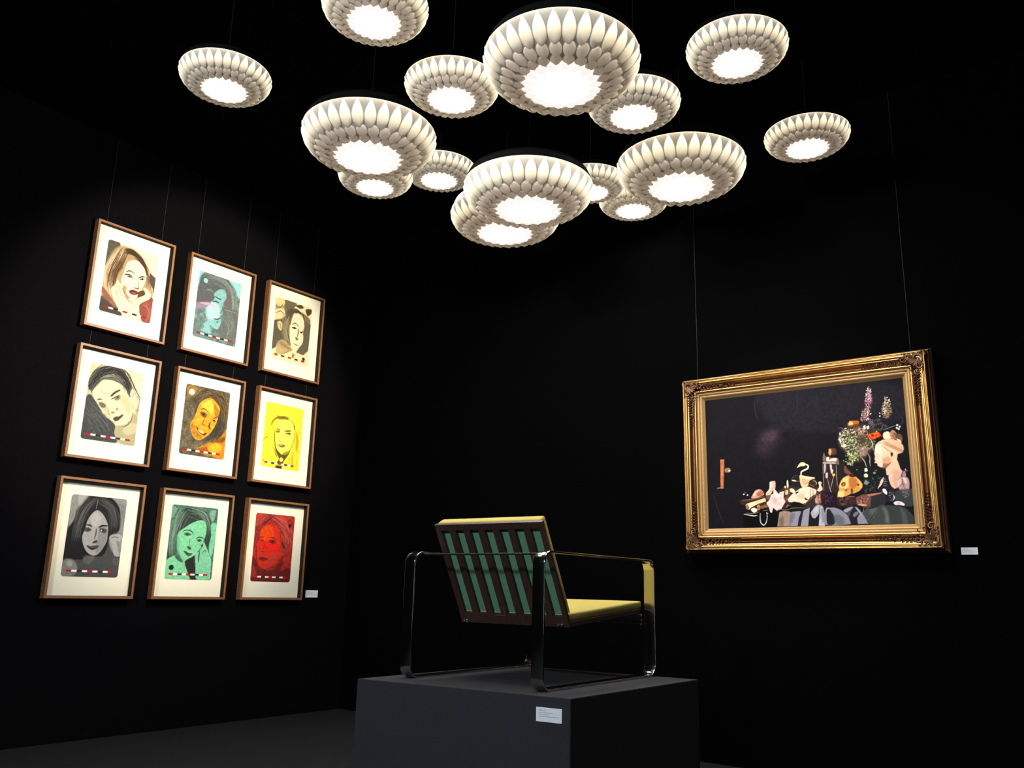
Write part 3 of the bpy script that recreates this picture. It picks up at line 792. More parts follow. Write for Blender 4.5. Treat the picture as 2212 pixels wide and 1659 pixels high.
d 130,25,15 7.1 .8 12 20:982,315 1031,310 1002,333
o 240,215,60 3.3 .9:966,330 1020,295
s 150,160,165 3.9 .8:1056,290 1086,281 1123,270
o 250,250,245 5.4 1:1131,269 1143,279 1128,285 1137,292
s 60,68,74 4.5 .7:1154,222 1161,248 1144,275
p 242,214,192 0.8 1:1052,323 1057,307 1074,300 1086,306 1099,335 1080,346 1057,340
p 175,130,100 1.3 1:1091,307 1106,294 1124,315 1124,343 1103,347 1089,329
p 95,65,50 1.6 1:1116,323 1139,319 1153,340 1148,361 1123,351
d 120,85,65 8 .8 20 21:1094,307 1144,325 1148,359 1111,347
p 232,200,170 0.8 1:1121,345 1141,355 1145,372 1130,363
q 236,200,170 2.1 1:1003,396 1009,371 1027,355 1054,344 1098,345 1133,360 1153,387 1154,409 1142,427 1121,432 1116,459 1104,478 1083,485 995,474 1004,458 1008,444 1000,424
p 205,155,125 10.7 .8:1062,346 1100,349 1135,369 1152,398 1145,425 1122,421 1093,396 1062,372
h 170,120,92 1.7 .7 16 22 6.9:1052,363 1087,385 1126,404 1145,417
h 240,210,180 1.7 .6 12 23 7:1059,349 1099,366 1137,394
s 120,90,75 2.6 .9:1027,366 1031,362 1036,367
s 120,75,55 2.9 .8:1038,378 1060,394 1081,415 1091,424
p 252,230,212 10.9 .9:1007,390 1031,369 1039,393 1029,448 1005,452
p 70,40,32 1 1:1084,425 1094,420 1098,433 1087,446
p 232,192,150 0.8 1:1086,451 1097,439 1113,429 1116,442 1105,457 1090,464
p 196,140,115 12.7 .75:1031,461 1070,442 1085,464 1083,485 1062,505 1032,503 1035,479
q 240,205,180 2 1:1003,411 1008,427 997,455 1008,461 1010,473 1011,489 1018,501 1038,501 1041,467 1034,429
p 140,90,72 6.6 .8:1048,499 1082,477 1082,495 1062,507
q 232,190,165 2 1:1053,509 1084,480 1115,461 1122,484 1129,516 1137,529 1124,565 1110,616 1090,625 1072,609 1065,573 1054,541
p 205,160,145 12.5 .8:1090,522 1128,529 1128,575 1109,621 1087,600
q 235,200,185 1 1:1002,622 1009,596 1024,571 1040,553 1035,582 1023,602
p 185,150,155 2 1:1109,575 1134,560 1162,567 1168,603 1160,643 1140,650 1114,626
p 225,195,195 1.5 .9:1108,585 1124,570 1126,596 1110,608
p 225,195,195 1.5 .9:1138,566 1157,577 1149,602
s 95,60,60 4.7 .8:1133,573 1137,602 1142,625
s 95,60,60 3.6 .8:1119,616 1137,586
s 215,180,190 2.7 .9:1125,529 1152,529 1166,528
o 235,230,240 3.2 1:1154,520
p 190,160,170 1.5 .8:1136,540 1151,533 1154,556 1139,560
d 150,120,150 5.9 .7 26 24:1115,565 1175,578 1169,649 1117,642
p 60,66,70 4.9 .8:1093,639 1189,634 1180,720 1101,708
d 130,130,135 5.9 .5 20 25:1108,639 1163,654 1155,692
q 30,26,38 0.8 1:1051,546 1065,547 1063,573 1072,604 1094,633 1086,690 1059,699 1015,690 1018,638 996,630 1031,597 1042,561
s 170,170,180 2.7 .9:1044,561 1045,577
s 170,170,185 2.4 .9:1035,582 1055,583
s 150,150,165 2.4 .9:1034,592 1053,596
s 150,150,165 2.4 .9:1034,603 1055,607
p 225,225,238 1 1:1028,623 1044,624 1051,645 1046,655 1030,639
s 215,220,235 6 1:1082,656 1085,672 1078,688
d 130,140,140 5.5 .8 20 26:1055,629 1088,641 1081,687 1059,692
p 38,40,46 1.5 1:966,660 1032,644 1039,701 1024,709 963,725 963,699
q 165,115,90 0.5 1:924,651 970,645 1032,640 1014,649 971,658 933,662
q 110,70,60 0.8 1:882,663 925,646 966,660 958,723 928,722 874,697
d 175,120,105 9.3 .8 34 27:851,670 959,655 956,712 869,705
d 60,35,35 7.3 .8 26 28:790,657 958,663 954,715 791,706
p 50,32,36 1.6 .9:784,660 878,660 873,708 785,708
d 120,85,80 6.3 .8 24 29:789,663 878,660 864,702 791,700
s 235,200,165 6.2 1:894,705 939,709
s 190,140,110 3.1 .9:837,656 878,659
s 160,120,100 2.8 .9:797,696 833,698
q 212,150,82 1.6 1:782,657 787,630 796,612 793,598 805,575 820,551 842,538 863,534 893,546 911,566 925,588 923,609 906,627 879,639 859,641 834,653 811,658
p 245,205,130 7.9 .95:805,572 825,548 851,544 848,590 835,611 802,609
p 176,106,50 6.8 .9:856,553 887,554 899,587 877,612 857,606 852,574
p 235,190,110 1.6 .8:892,554 916,577 921,603 908,608 901,571
p 120,65,30 1.1 1:808,585 818,572 833,576 832,592 816,597
o 200,150,80 4.8 .9:822,586
p 90,45,20 1 1:897,586 909,590 906,597 897,596
p 90,45,22 1.3 .9:861,612 871,617 866,644 859,636
p 130,75,35 1.1 .9:830,616 840,616 837,627 829,624
p 245,210,140 1.6 .9:790,628 808,623 823,629 816,656 790,653
s 110,65,35 2.5 .9:802,609 825,613 861,614
p 60,35,25 1.1 1:855,536 868,532 883,535 885,546 867,546
s 180,130,100 2.8 .9:847,533 863,527 879,530
p 36,30,32 1.6 .9:807,447 837,468 832,530 797,566 789,506
p 120,75,65 1.6 .9:830,489 839,479 848,498 864,515 863,529 835,522
p 20,24,24 2.6 .9:851,490 939,487 1009,491 1043,519 1027,560 997,622 930,641 927,566 889,533
d 60,75,70 7.7 .7 40 30:933,556 1029,545 996,635 933,636
q 250,250,250 0.5 1:941,501 956,500 957,519 941,521
p 225,220,175 0.5 1:937,535 948,530 957,539 955,551 943,553 936,546
p 120,135,135 1 1:933,583 944,565 953,578 963,581 949,594 937,591
o 150,160,165 6.7 .9:992,530
o 170,175,175 3.1 .9:1002,516 900,506
s 120,110,150 4.3 .7:945,620 938,641
s 210,205,190 3.7 1:928,436 944,461 953,493
s 205,205,195 3.7 .9:965,417 974,441 972,468 974,492
d 200,205,150 8.5 .9 40 31:828,448 853,407 900,407 896,453 867,483 845,466
d 110,125,80 8.4 .8 26 32:834,443 894,412 913,432 872,486
p 46,32,36 0.8 1:716,455 790,460 791,512 784,628 707,628 717,502
p 120,100,100 0.8 .9:724,392 719,450 795,468 805,474 804,452 796,430 737,421
p 235,215,205 0.8 1:737,424 751,422 752,438 771,431 793,433 789,449 770,448 738,446
q 200,170,150 0.5 1:713,451 785,455 787,464 713,458
p 215,205,200 1.6 .95:752,469 763,469 764,494 771,500 764,521 757,515
p 200,190,190 1.6 .9:720,464 731,465 727,503 718,516
p 215,210,210 1.6 .9:727,517 738,514 736,542 725,541
s 170,160,165 3.8 .9:788,471 787,533 787,593
s 170,160,155 2.6 .9:714,458 712,530 711,617
s 200,195,185 2.6 1:771,532 749,607
s 200,195,185 2.6 1:734,542 746,610 755,632
o 230,205,60 8 1:771,528
p 175,120,60 1.1 1:748,394 773,379 783,388 762,411 757,417
p 90,55,50 1.4 .9:760,375 790,375 795,403 770,412
p 215,170,100 1.1 .9:752,378 763,373 767,392 757,411 752,397
p 30,18,32 2.7 .9:696,627 760,629 777,657 772,710 716,712 692,679
d 80,50,70 7.5 .7 26 33:701,633 765,635 765,700 707,693
p 225,218,226 0.5 1:1080,700 1095,693 1117,696 1134,709 1131,719 1110,715 1086,712
d 170,160,168 4.9 .7 8 34:1088,697 1125,709 1110,711
s 120,115,120 1.8 .6:996,635 998,648
n .07 4 8''')

def print_mesh(name, key, w, h, gain, radius, step):
    """a flat sheet of w x h metres, its picture stored per vertex, corners rounded off"""
    lines, W, H = ART[key]
    I = paint_art(lines, W, H)
    H2, W2 = H // step * step, W // step * step
    J = I[:H2, :W2].reshape(H2 // step, step, W2 // step, step, 3).mean((1, 3))
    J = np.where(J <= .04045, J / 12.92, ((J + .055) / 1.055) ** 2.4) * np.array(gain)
    ny, nx = J.shape[:2]
    X = np.linspace(0, w, nx); Y = np.linspace(0, -h, ny)
    if radius:   # snap boundary vertices to the rounded outline
        XX, YY = np.meshgrid(X, Y)
        cx = np.clip(XX, radius, w - radius); cy = np.clip(YY, -h + radius, -radius)
        dX, dY = XX - cx, YY - cy; L = np.hypot(dX, dY); k = np.where(L > radius, radius / np.maximum(L, 1e-9), 1)
        XX, YY = cx + dX * k, cy + dY * k
    else:
        XX, YY = np.meshgrid(X, Y)
    co = np.stack([XX, YY, np.zeros_like(XX)], -1).reshape(-1, 3)
    i = np.arange(ny * nx).reshape(ny, nx)
    F = np.stack([i[1:, :-1], i[1:, 1:], i[:-1, 1:], i[:-1, :-1]], -1).reshape(-1, 4)
    me = bpy.data.meshes.new(name)
    me.vertices.add(len(co)); me.vertices.foreach_set('co', co.ravel())
    me.loops.add(F.size); me.loops.foreach_set('vertex_index', F.ravel())
    me.polygons.add(len(F)); me.polygons.foreach_set('loop_start', np.arange(len(F)) * 4)
    me.update(calc_edges=True)
    ca = me.color_attributes.new('ink', 'FLOAT_COLOR', 'POINT')
    ca.data.foreach_set('color', np.c_[J.reshape(-1, 3), np.ones(len(co))].ravel())
    return me

M_INKS = attr_material('screenprint_ink', 0.75, 0.15)
M_PHOTO = attr_material('satin_photo_print', 0.6, 0.05)

FW, FH, PX, PY = 0.57505, 0.75, 0.70442, 0.87280
frame_labels = {
 'A1': 'walnut framed print of a long-haired woman resting her face on both hands',
 'A2': 'walnut framed pale blue print of a woman in profile, middle of the top row',
 'A3': 'walnut framed sepia print of a woman with flowers in her hair',
 'B1': 'walnut framed grey print of a woman with tilted head and pulled-back hair',
 'B2': 'walnut framed brown and orange print of a laughing woman, centre of the grid',
 'B3': 'walnut framed bright yellow print of a long-haired woman, right of the middle row',
 'C1': 'walnut framed black and grey print of a dark-haired woman, bottom left',
 'C2': 'walnut framed green print of a woman with one hand against her cheek',
 'C3': 'walnut framed red print of a woman, bottom right of the grid'}
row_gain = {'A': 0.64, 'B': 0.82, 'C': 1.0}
bar, depth, recess = 0.016, 0.052, 0.042
def frame_bars(w, h, b, d):
    bm = bmesh.new()
    O = [(0, 0), (w, 0), (w, -h), (0, -h)]; I = [(b, -b), (w - b, -b), (w - b, -h + b), (b, -h + b)]
    def ring(P, z): return [bm.verts.new((x, y, z)) for x, y in P]
    bv = 0.0012
    rings = [ring(O, -d), ring(O, -bv), ring([(bv, -bv), (w - bv, -bv), (w - bv, -h + bv), (bv, -h + bv)], 0),
             ring([(b - bv, -b + bv), (w - b + bv, -b + bv), (w - b + bv, -h + b - bv), (b - bv, -h + b - bv)], 0), ring(I, -bv), ring(I, -d)]
    for k in range(6):
        A, B = rings[k], rings[(k + 1) % 6]
        for i in range(4):
            bm.faces.new((A[i], A[(i + 1) % 4], B[(i + 1) % 4], B[i]))
    bmesh.ops.recalc_face_normals(bm, faces=bm.faces)
    me = bpy.data.meshes.new('frame_moulding'); bm.to_mesh(me); bm.free()
    return me
def frame_lining(w, h, b, d):
    bm = bmesh.new(); I = [(b, -b), (w - b, -b), (w - b, -h + b), (b, -h + b)]
    J = [(b + .0015, -b - .0015), (w - b - .0015, -b - .0015), (w - b - .0015, -h + b + .0015), (b + .0015, -h + b + .0015)]
    R = [[bm.verts.new((x, y, z)) for x, y in P] for P, z in ((I, -.003), (J, -.003), (J, -d), (I, -d))]
    for k in range(3):
        for i in range(4): bm.faces.new((R[k][i], R[k][(i + 1) % 4], R[k + 1][(i + 1) % 4], R[k + 1][i]))
    bmesh.ops.recalc_face_normals(bm, faces=bm.faces)
    me = bpy.data.meshes.new('inner_lining'); bm.to_mesh(me); bm.free(); return me
ME_LIN = frame_lining(FW, FH, bar, recess); ME_LIN.materials.append(material('dark_frame_lining', (0.022, 0.011, 0.007, 1), 0.8, spec=0.1))
ME_BARS = frame_bars(FW, FH, bar, depth); ME_BARS.materials.append(M_WOODF)
ME_MAT = None
for r, L in enumerate('ABC'):
    for cI in range(3):
        key = L + str(cI + 1)
        o = A0 + UL * PX * cI - UP * PY * r
        root = empty('framed_print', frame_matrix(o, UL, UP, -NL), frame_labels[key], 'picture', 'nine framed portrait prints in a grid')
        link('frame_moulding', ME_BARS, None, root)
        link('inner_lining', ME_LIN, None, root)
        if ME_MAT is None:
            mm = MB().box(bar * .9, FW - bar * .9, -FH + bar * .9, -bar * .9, -depth + 0.002, -recess).build('mat_board', M_MAT, root)
            ME_MAT = mm.data
        else:
            link('mat_board', ME_MAT, None, root)
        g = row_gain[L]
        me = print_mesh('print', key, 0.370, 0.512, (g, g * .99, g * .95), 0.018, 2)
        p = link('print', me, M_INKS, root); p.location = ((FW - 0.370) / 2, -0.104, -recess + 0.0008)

# hanging wires of the three columns
for cI in range(3):
    for k, f in enumerate((0.14, 0.85)):
        a = C0 + UL * (PX * cI + FW * f) - NL * 0.0014
        side = 'left' if k == 0 else 'right'
        colname = ('first', 'middle', 'last')[cI]
        o = MB().tube([(a.x, a.y, 1.75), (a.x, a.y, HC - .01)], 0.0011, 6).build('hanging_wire', M_WIRE)
        tag(o, 'thin steel wire behind the %s side of the %s column of framed prints' % (side, colname), 'wire', 'wires holding the framed prints')

# ------------------------------------------------------------------ gilt frame with still life
PW, PH = 1.4517, 1.0795
root = empty('gilt_framed_picture', frame_matrix(A1, UR, UP, -NR), 'large ornate gold frame holding a dark still life with skull, flowers and bust', 'picture')
def mitred(profile, w, h, name, mat, parent, smooth=True):
    """profile: (inset from the outer edge, height) swept around the four sides"""
    bm = bmesh.new(); R = []
    n = len(profile)
    for a, z in profile:
        # short runs between the corners keep the mitres crisp
        P = [(a, -a), (w - a, -a), (w - a, -h + a), (a, -h + a)]
        R.append([bm.verts.new((x, y, z)) for x, y in P])
    for k in range(n - 1):
        for i in range(4):
            bm.faces.new((R[k][i], R[k][(i + 1) % 4], R[k + 1][(i + 1) % 4], R[k + 1][i]))
    me_edges = [e for e in bm.edges]
    bmesh.ops.recalc_face_normals(bm, faces=bm.faces)
    for e in bm.edges:
        va, vb = e.verts
        ia = [k for k in range(n) if va in R[k]][0]; ib = [k for k in range(n) if vb in R[k]][0]
        if ia != ib: e.smooth = False
        elif abs(e.calc_face_angle(0)) > math.radians(40): e.smooth = False
    me = bpy.data.meshes.new(name); bm.to_mesh(me); bm.free()
    for p in me.polygons: p.use_smooth = True
    return link(name, me, mat, parent)
def arc(x0, z0, x1, z1, sag, n=6):
    o = []
    for i in range(n + 1):
        t = i / n; o.append((x0 + (x1 - x0) * t, z0 + (z1 - z0) * t + sag * 4 * t * (1 - t)))
    return o
mitred([(0.0, -0.040), (0.0, -0.006)] + arc(.0005, -.004, .012, -.002, .006) + [(0.0135, -.005)] + arc(.0145, -.004, .030, -.004, .005) + [(0.032, -.010)] + arc(.033, -.010, .040, -.014, .001, 3), PW, PH, 'outer_moulding', M_GOLD, root)
mitred(arc(.040, -.014, .070, -.018, -.018, 10), PW, PH, 'hollow', M_HOLLOW, root)
mitred(arc(.070, -.018, .088, -.016, .007) + [(0.0895, -.026)], PW, PH, 'inner_moulding', M_GOLD, root)
mitred([(0.0895, -.026)] + arc(.091, -.024, .104, -.028, .003) + [(.105, -.032)] + arc(.106, -.031, .120, -.036, .003) + [(.121, -.038), (.133, -.046), (.1345, -.049)], PW, PH, 'slip', M_SLIP, root)
# darker stepped outer case behind the gilding
prof2 = [(0.0, -.036), (-.010, -.040), (-.013, -.052), (-.010, -.060), (-.017, -.066), (-.021, -.074), (-.021, -.12), (0.02, -.12)]
mitred(prof2, PW, PH, 'outer_case', M_GOLD2, root)
MB().box(.13, PW - .13, -PH + .13, -.13, -.12, -.048).build('backing_board', M_BACK, root)
me = print_mesh('still_life_print', 'P', PW - .268, PH - .268, (1.0, .98, .95), 0, 2)
p = link('still_life_print', me, M_PHOTO, root); p.location = (.134, -.134, -.0465)
# punched dots along the inner slip
for side in (0, 1):
    for i in range(26):
        x = .113 if side == 0 else PW - .113; y = -.16 - i * (PH - .32) / 25
        MB().box(x - .0018, x + .0018, y - .003, y + .003, -.038, -.0305).build('slip_dot', M_GOLD2, root)
def scroll(mb, cx, cy, z, r0, a0, turns, sgn, thick, n=26):
    pts = []; rr = []
    for i in range(n):
        t = i / (n - 1); a = a0 + sgn * turns * 2 * math.pi * t; r = r0 * (1 - .82 * t)
        pts.append((cx + r * math.cos(a), cy + r * math.sin(a), z + .004 * math.sin(t * 3.1))); rr.append(thick * (1.0 - .45 * t))
    mb.tube(pts, rr, 6)
def leaf(mb, x, y, z, ang, L, Wd, curl=.5):
    n = 7; d = Vector((math.cos(ang), math.sin(ang), 0)); s = Vector((-d.y, d.x, 0)); rows = []
    for i in range(n):
        t = i / (n - 1); w = Wd * math.sin(math.pi * min(1, t * .9 + .1)) ** .8 * (1 + .25 * math.sin(t * 20))
        c_ = Vector((x, y, z)) + d * L * t + s * curl * L * .3 * t * t + UP * (.007 * math.sin(t * 2.6))
        rows.append([c_ - s * w + UP * -.003, c_ - s * w * .5 + UP * .003, c_ + UP * .001, c_ + s * w * .5 + UP * .003, c_ + s * w + UP * -.003])
    V = [[mb.bm.verts.new(p) for p in r_] for r_ in rows]
    for i in range(n - 1):
        for k in range(4): mb.bm.faces.new((V[i][k], V[i][k + 1], V[i + 1][k + 1], V[i + 1][k]))
def corner_ornament(mx, my, seed):
    rng = random.Random(seed); mb = MB()
    z = -.004
    scroll(mb, .045, .045, z, .034, .8, 1.5, 1, .0075)
    scroll(mb, .085, .030, z, .024, 3.4, 1.3, -1, .0062)
    scroll(mb, .030, .085, z, .024, 4.4, 1.3, 1, .0062)
    scroll(mb, .018, .020, z, .018, 2.2, 1.2, 1, .006)
    scroll(mb, .118, .048, z - .004, .018, 2.4, 1.2, 1, .005)
    scroll(mb, .048, .118, z - .004, .018, 2.4, 1.2, -1, .005)
    for i in range(9):
        a = math.pi / 4 + (i - 4) * .33
        leaf(mb, .045, .045, z, a, .055, .010, rng.uniform(-.6, .6))
    for i in range(5):
        leaf(mb, .012 + i * .024, .010, z - .002, -math.pi / 2 + rng.uniform(-.5, .5) + math.pi, .016, .008)
        leaf(mb, .010, .012 + i * .024, z - .002, rng.uniform(-.5, .5), .016, .008)
    # runs of foliage tapering along both rails inside the hollow
    for ax in (0, 1):
        L = .33 if ax == 0 else .29
        n = 11
        for i in range(n):
            t = i / (n - 1); d = .12 + (L - .12) * t; wd = .019 * (1 - .62 * t)
            off = .053 + rng.uniform(-.004, .004)
            for sg in (-1, 1):
                x, y = (d, off + sg * wd * .4) if ax == 0 else (off + sg * wd * .4, d)
                ang = (sg * .7) if ax == 0 else (math.pi / 2 - sg * .7)
                leaf(mb, x, y, -.022 + .006 * (1 - t), ang, .026 * (1 - .3 * t), wd * .42, -sg * .5)
            x, y = (d, off) if ax == 0 else (off, d)
            mb.blob((x, y, -.018), .006 * (1 - .4 * t), .006 * (1 - .4 * t), .005, sub=1)
        d = L * .78
        x, y = (d, .053) if ax == 0 else (.053, d)
        mb.blob((x, y, -.014), .010 if ax == 0 else .006, .006 if ax == 0 else .010, .007, sub=2)
    for i in range(34):
        mb.blob((rng.uniform(.008, .12) ** 1, rng.uniform(.008, .12), z + rng.uniform(-.006, .004)), rng.uniform(.003, .007), rng.uniform(.003, .006), .005, sub=1)
    for v in mb.bm.verts:
        v.co.x = v.co.x if mx == 0 else PW - v.co.x
        v.co.y = -v.co.y if my == 0 else -PH + v.co.y
    return mb.build('corner_ornament', M_GOLD2, root, smooth=True)
for i, (mx, my) in enumerate(((0, 0), (1, 0), (0, 1), (1, 1))): corner_ornament(mx, my, 5 + i)
for (x, y, z), nm in (((1.217, 5.428, 2.20), 'left'), ((2.254, 4.653, 2.20), 'right')):
    o = MB().tube([(x, y, z), (x, y, HC - .01)], 0.0013, 6).build('hanging_wire', M_WIRE)
    tag(o, 'thin steel wire above the %s end of the large gold frame' % nm, 'wire', 'wires holding the gold frame')

# ------------------------------------------------------------------ small caption cards
def card(origin, x, nrm, w, h, label, lines):
    root = empty('caption_card', frame_matrix(origin, x, UP, nrm), label, 'label')
    MB().box(0, w, -h, 0, 0.0005, 0.004, bevel=.0006).build('card', M_CARD, root)
    mb = MB()
    rng = random.Random(len(label))
    for u0, u1, v, th in lines:
        x_ = u0
        while x_ < u1:
            l = rng.uniform(.02, .06)
            mb.box(x_ * w, min(x_ + l, u1) * w, -(v + th) * h, -v * h, .0041, .0043); x_ += l + .012
    mb.build('printed_lines', M_INK, root)
    return root
ln = [(.10, .40, .18, .035), (.10, .66, .34, .03), (.10, .50, .46, .03), (.12, .90, .60, .035)]
card(Vector((-1.611, 7.039, 0.932)), UL, -NL, 0.124, 0.057, 'small white caption card on the wall by the red print', ln)
card(Vector((2.391, 4.576, 1.2435)) , UR, -NR, 0.079, 0.037, 'small white caption card on the dark wall right of the gold frame', ln)

# ------------------------------------------------------------------ plinth
ZP = 0.595
PF = Vector((0.23644, 3.24647, 0)); PLc = Vector((-0.61746, 3.76930, 0)); PRc = Vector((0.87705, 4.08227, 0)); PBk = PLc + PRc - PF
ctr = (PF + PBk) / 2
mb = MB().prism([(p.x - ctr.x, p.y - ctr.y) for p in (PF, PRc, PBk, PLc)], 0, ZP)
bmesh.ops.bevel(mb.bm, geom=[e for e in mb.bm.edges if max(v.co.z for v in e.verts) > ZP - .01], offset=.002, segments=2, affect='EDGES')
pl = mb.build('plinth', M_PLINTH); pl.location = (ctr.x, ctr.y, 0)
tag(pl, 'large charcoal box plinth carrying the slatted armchair', 'plinth')
up_ = (PF - PLc).normalized(); un = Vector((up_.y, -up_.x, 0))
card(Vector((0.119, 3.3184, 0.5575)) + un * .001, up_, un, 0.1065, 0.049, 'white caption card with grey text on the front of the plinth', ln)

# ------------------------------------------------------------------ armchair
th = math.radians(54.25)
ED = Vector((math.cos(th), math.sin(th), 0)); EW = Vector((-math.sin(th), math.cos(th), 0))
CO = Vector((0.14028, 3.45632, ZP))
# local axes: x = across (towards the chair's left side frame), y = forward, z = up
root = empty('armchair', frame_matrix(CO, EW, ED, UP), 'low armchair with flat steel side frames, slatted dark back and yellow cushions on the plinth', 'chair')
# EW x ED points down, so mirror is avoided by using right-handed axes below
root.matrix_world = frame_matrix(CO, ED, EW, UP)   # x forward, y across, z up
WD = 0.676
def band_loop(y0, y1):
    """closed rounded rectangle of flat bar in the x-z plane"""
    x0, x1, z0, z1, r, t = -0.034, 0.932, 0.0, 0.532, 0.055, 0.009
    def path(off):
        P = []
        for cx, cz, a in ((x1 - r, z1 - r, 0), (x0 + r, z1 - r, 90), (x0 + r, z0 + r, 180), (x1 - r, z0 + r, 270)):
            for i in range(9):
                q_ = math.radians(a + 90 * i / 8); P.append((cx + (r - off) * math.cos(q_), cz + (r - off) * math.sin(q_)))
        return P
    mb = MB(); bm = mb.bm; b = .0018
    secs = []
    for oy, ot, a0 in ((y1 - b, b, 90), (y1 - b, t - b, 0), (y0 + b, t - b, -90), (y0 + b, b, -180)):
        for k in range(4):
            q_ = math.radians(a0 + 90 - 30 * k)
            secs.append((ot + b * math.cos(q_), oy + b * math.sin(q_)))
    R = [[bm.verts.new((x, y, z)) for x, z in path(off)] for off, y in secs]
    for k in range(16):
        A, B = R[k], R[(k + 1) % 16]
        for i in range(36): bm.faces.new((A[i], A[(i + 1) % 36], B[(i + 1) % 36], B[i]))
    return mb.build('side_frame', M_CHROME, root, smooth=True)
band_loop(-0.028, 0.028); band_loop(WD - .028, WD + .028)
# back panel: dark board with seven upright slots
Pb = Vector((.285, 0, .229)); Pt = Vector((.060, 0, .650))
bd = (Pt - Pb); BL = bd.length; bd.normalize(); bn = Vector((bd.z, 0, -bd.x))    # bn points forward/up from the back
y0, y1 = .050, .626; BW = y1 - y0
MBk = Matrix((Vector((0, 1, 0)), bd, bn)).transposed().to_4x4(); MBk.translation = Vector((Pb.x, y0, Pb.z))
Tk = .016
mb = MB()
slot_t, slot_b = .94, .10
def bb(xa, xb, ya, yb): mb.box(xa * BW, xb * BW, ya * BL, yb * BL, 0, Tk, bevel=.0015, M=MBk)
mb.box(0, BW, slot_t * BL, BL, 0, Tk, M=MBk); mb.box(0, BW, 0, slot_b * BL, 0, Tk, M=MBk)
edges = []
for i in range(7):
    u0 = 1 - (.053 + .1385 * i); edges.append((u0 - .078, u0))
edges.sort(); xs = 0
for a, b in edges:
    mb.box(xs * BW, a * BW, slot_b * BL, slot_t * BL, 0.001, Tk - .001, M=MBk); xs = b
mb.box(xs * BW, BW, slot_b * BL, slot_t * BL, 0.001, Tk - .001, M=MBk)
back = mb.build('back_panel', M_DARKWOOD, root)
for x in (.035, BW - .035):
    for dx_, r_ in ((0, .008), (.016, .006)):
        MB().blob(MBk @ Vector((x + dx_, .011, -.003)), r_, r_, r_, sub=2).build('bolt', M_CHROME, back, smooth=True)
em = MB(); c_ = MBk @ Vector((BW * .405, BL * .78, -.001))
for k in (-1, 1): em.tube([c_ + MBk.to_3x3() @ Vector((k * .006 + .005 * math.cos(a), .005 * math.sin(a), 0)) for a in [i * math.pi / 6 for i in range(12)]], .0011, 5, closed=True)
em.build('emblem', M_CHROME, back)
# a creased strip of tape and pull tab at the lower edge
tp = MB(); tp.box(BW * .55, BW * .64, BL * .085, BL * .092, -.003, 0, M=MBk); tp.box(BW * .545, BW * .553, BL * .09, BL * .17, -.003, 0, M=MBk)
tp.build('pull_tab', material('copper_tab', srgb(170, 90, 60), .35, .6), back)
cush = MB(); cush.box(.020, BW - .001, .02, BL + .002, Tk + .002, Tk + .050, bevel=.012, M=MBk)
cu = cush.build('back_cushion', M_YELLOW, root, smooth=True)
lin = MB(); lin.box(.02, BW - .02, .03, BL - .012, Tk + .0002, Tk + .0035, M=MBk)
tag(lin.build('cushion_lining', M_GREEN, cu), 'green cushion lining')
# seat
Sb = Vector((.262, 0, .284)); Sf = Vector((.945, 0, .339)); sd = Sf - Sb; SL = sd.length; sd.normalize(); sn = Vector((-sd.z, 0, sd.x))
MS = Matrix((sd, Vector((0, 1, 0)), sn)).transposed().to_4x4(); MS.translation = Sb + Vector((0, y0, 0))
MB().box(.028, SL - .012, 0, BW, -.056, -.034, bevel=.003, M=MS).build('seat_board', M_DARKWOOD, root)
s_ = MB(); s_.box(.012, SL, .003, BW - .003, -.034, 0, bevel=.011, M=MS); s_.build('seat_cushion', M_YELLOW, root, smooth=True)
# rails joining the side frames
MB().tube([(.030, 0, .520), (.030, WD, .520)], .0045, 10).build('back_rod', M_BLACKM, root, smooth=True)
MB().box(.880, .890, .028, WD - .028, .235, .278, bevel=.001).build('front_rail', M_CHROME, root)
for y in (0.040, WD - .040):
    for z in (.232, .250, .272): MB().blob((.915, y, z), .006, .006, .007, sub=2).build('bolt', M_CHROME, root, smooth=True)

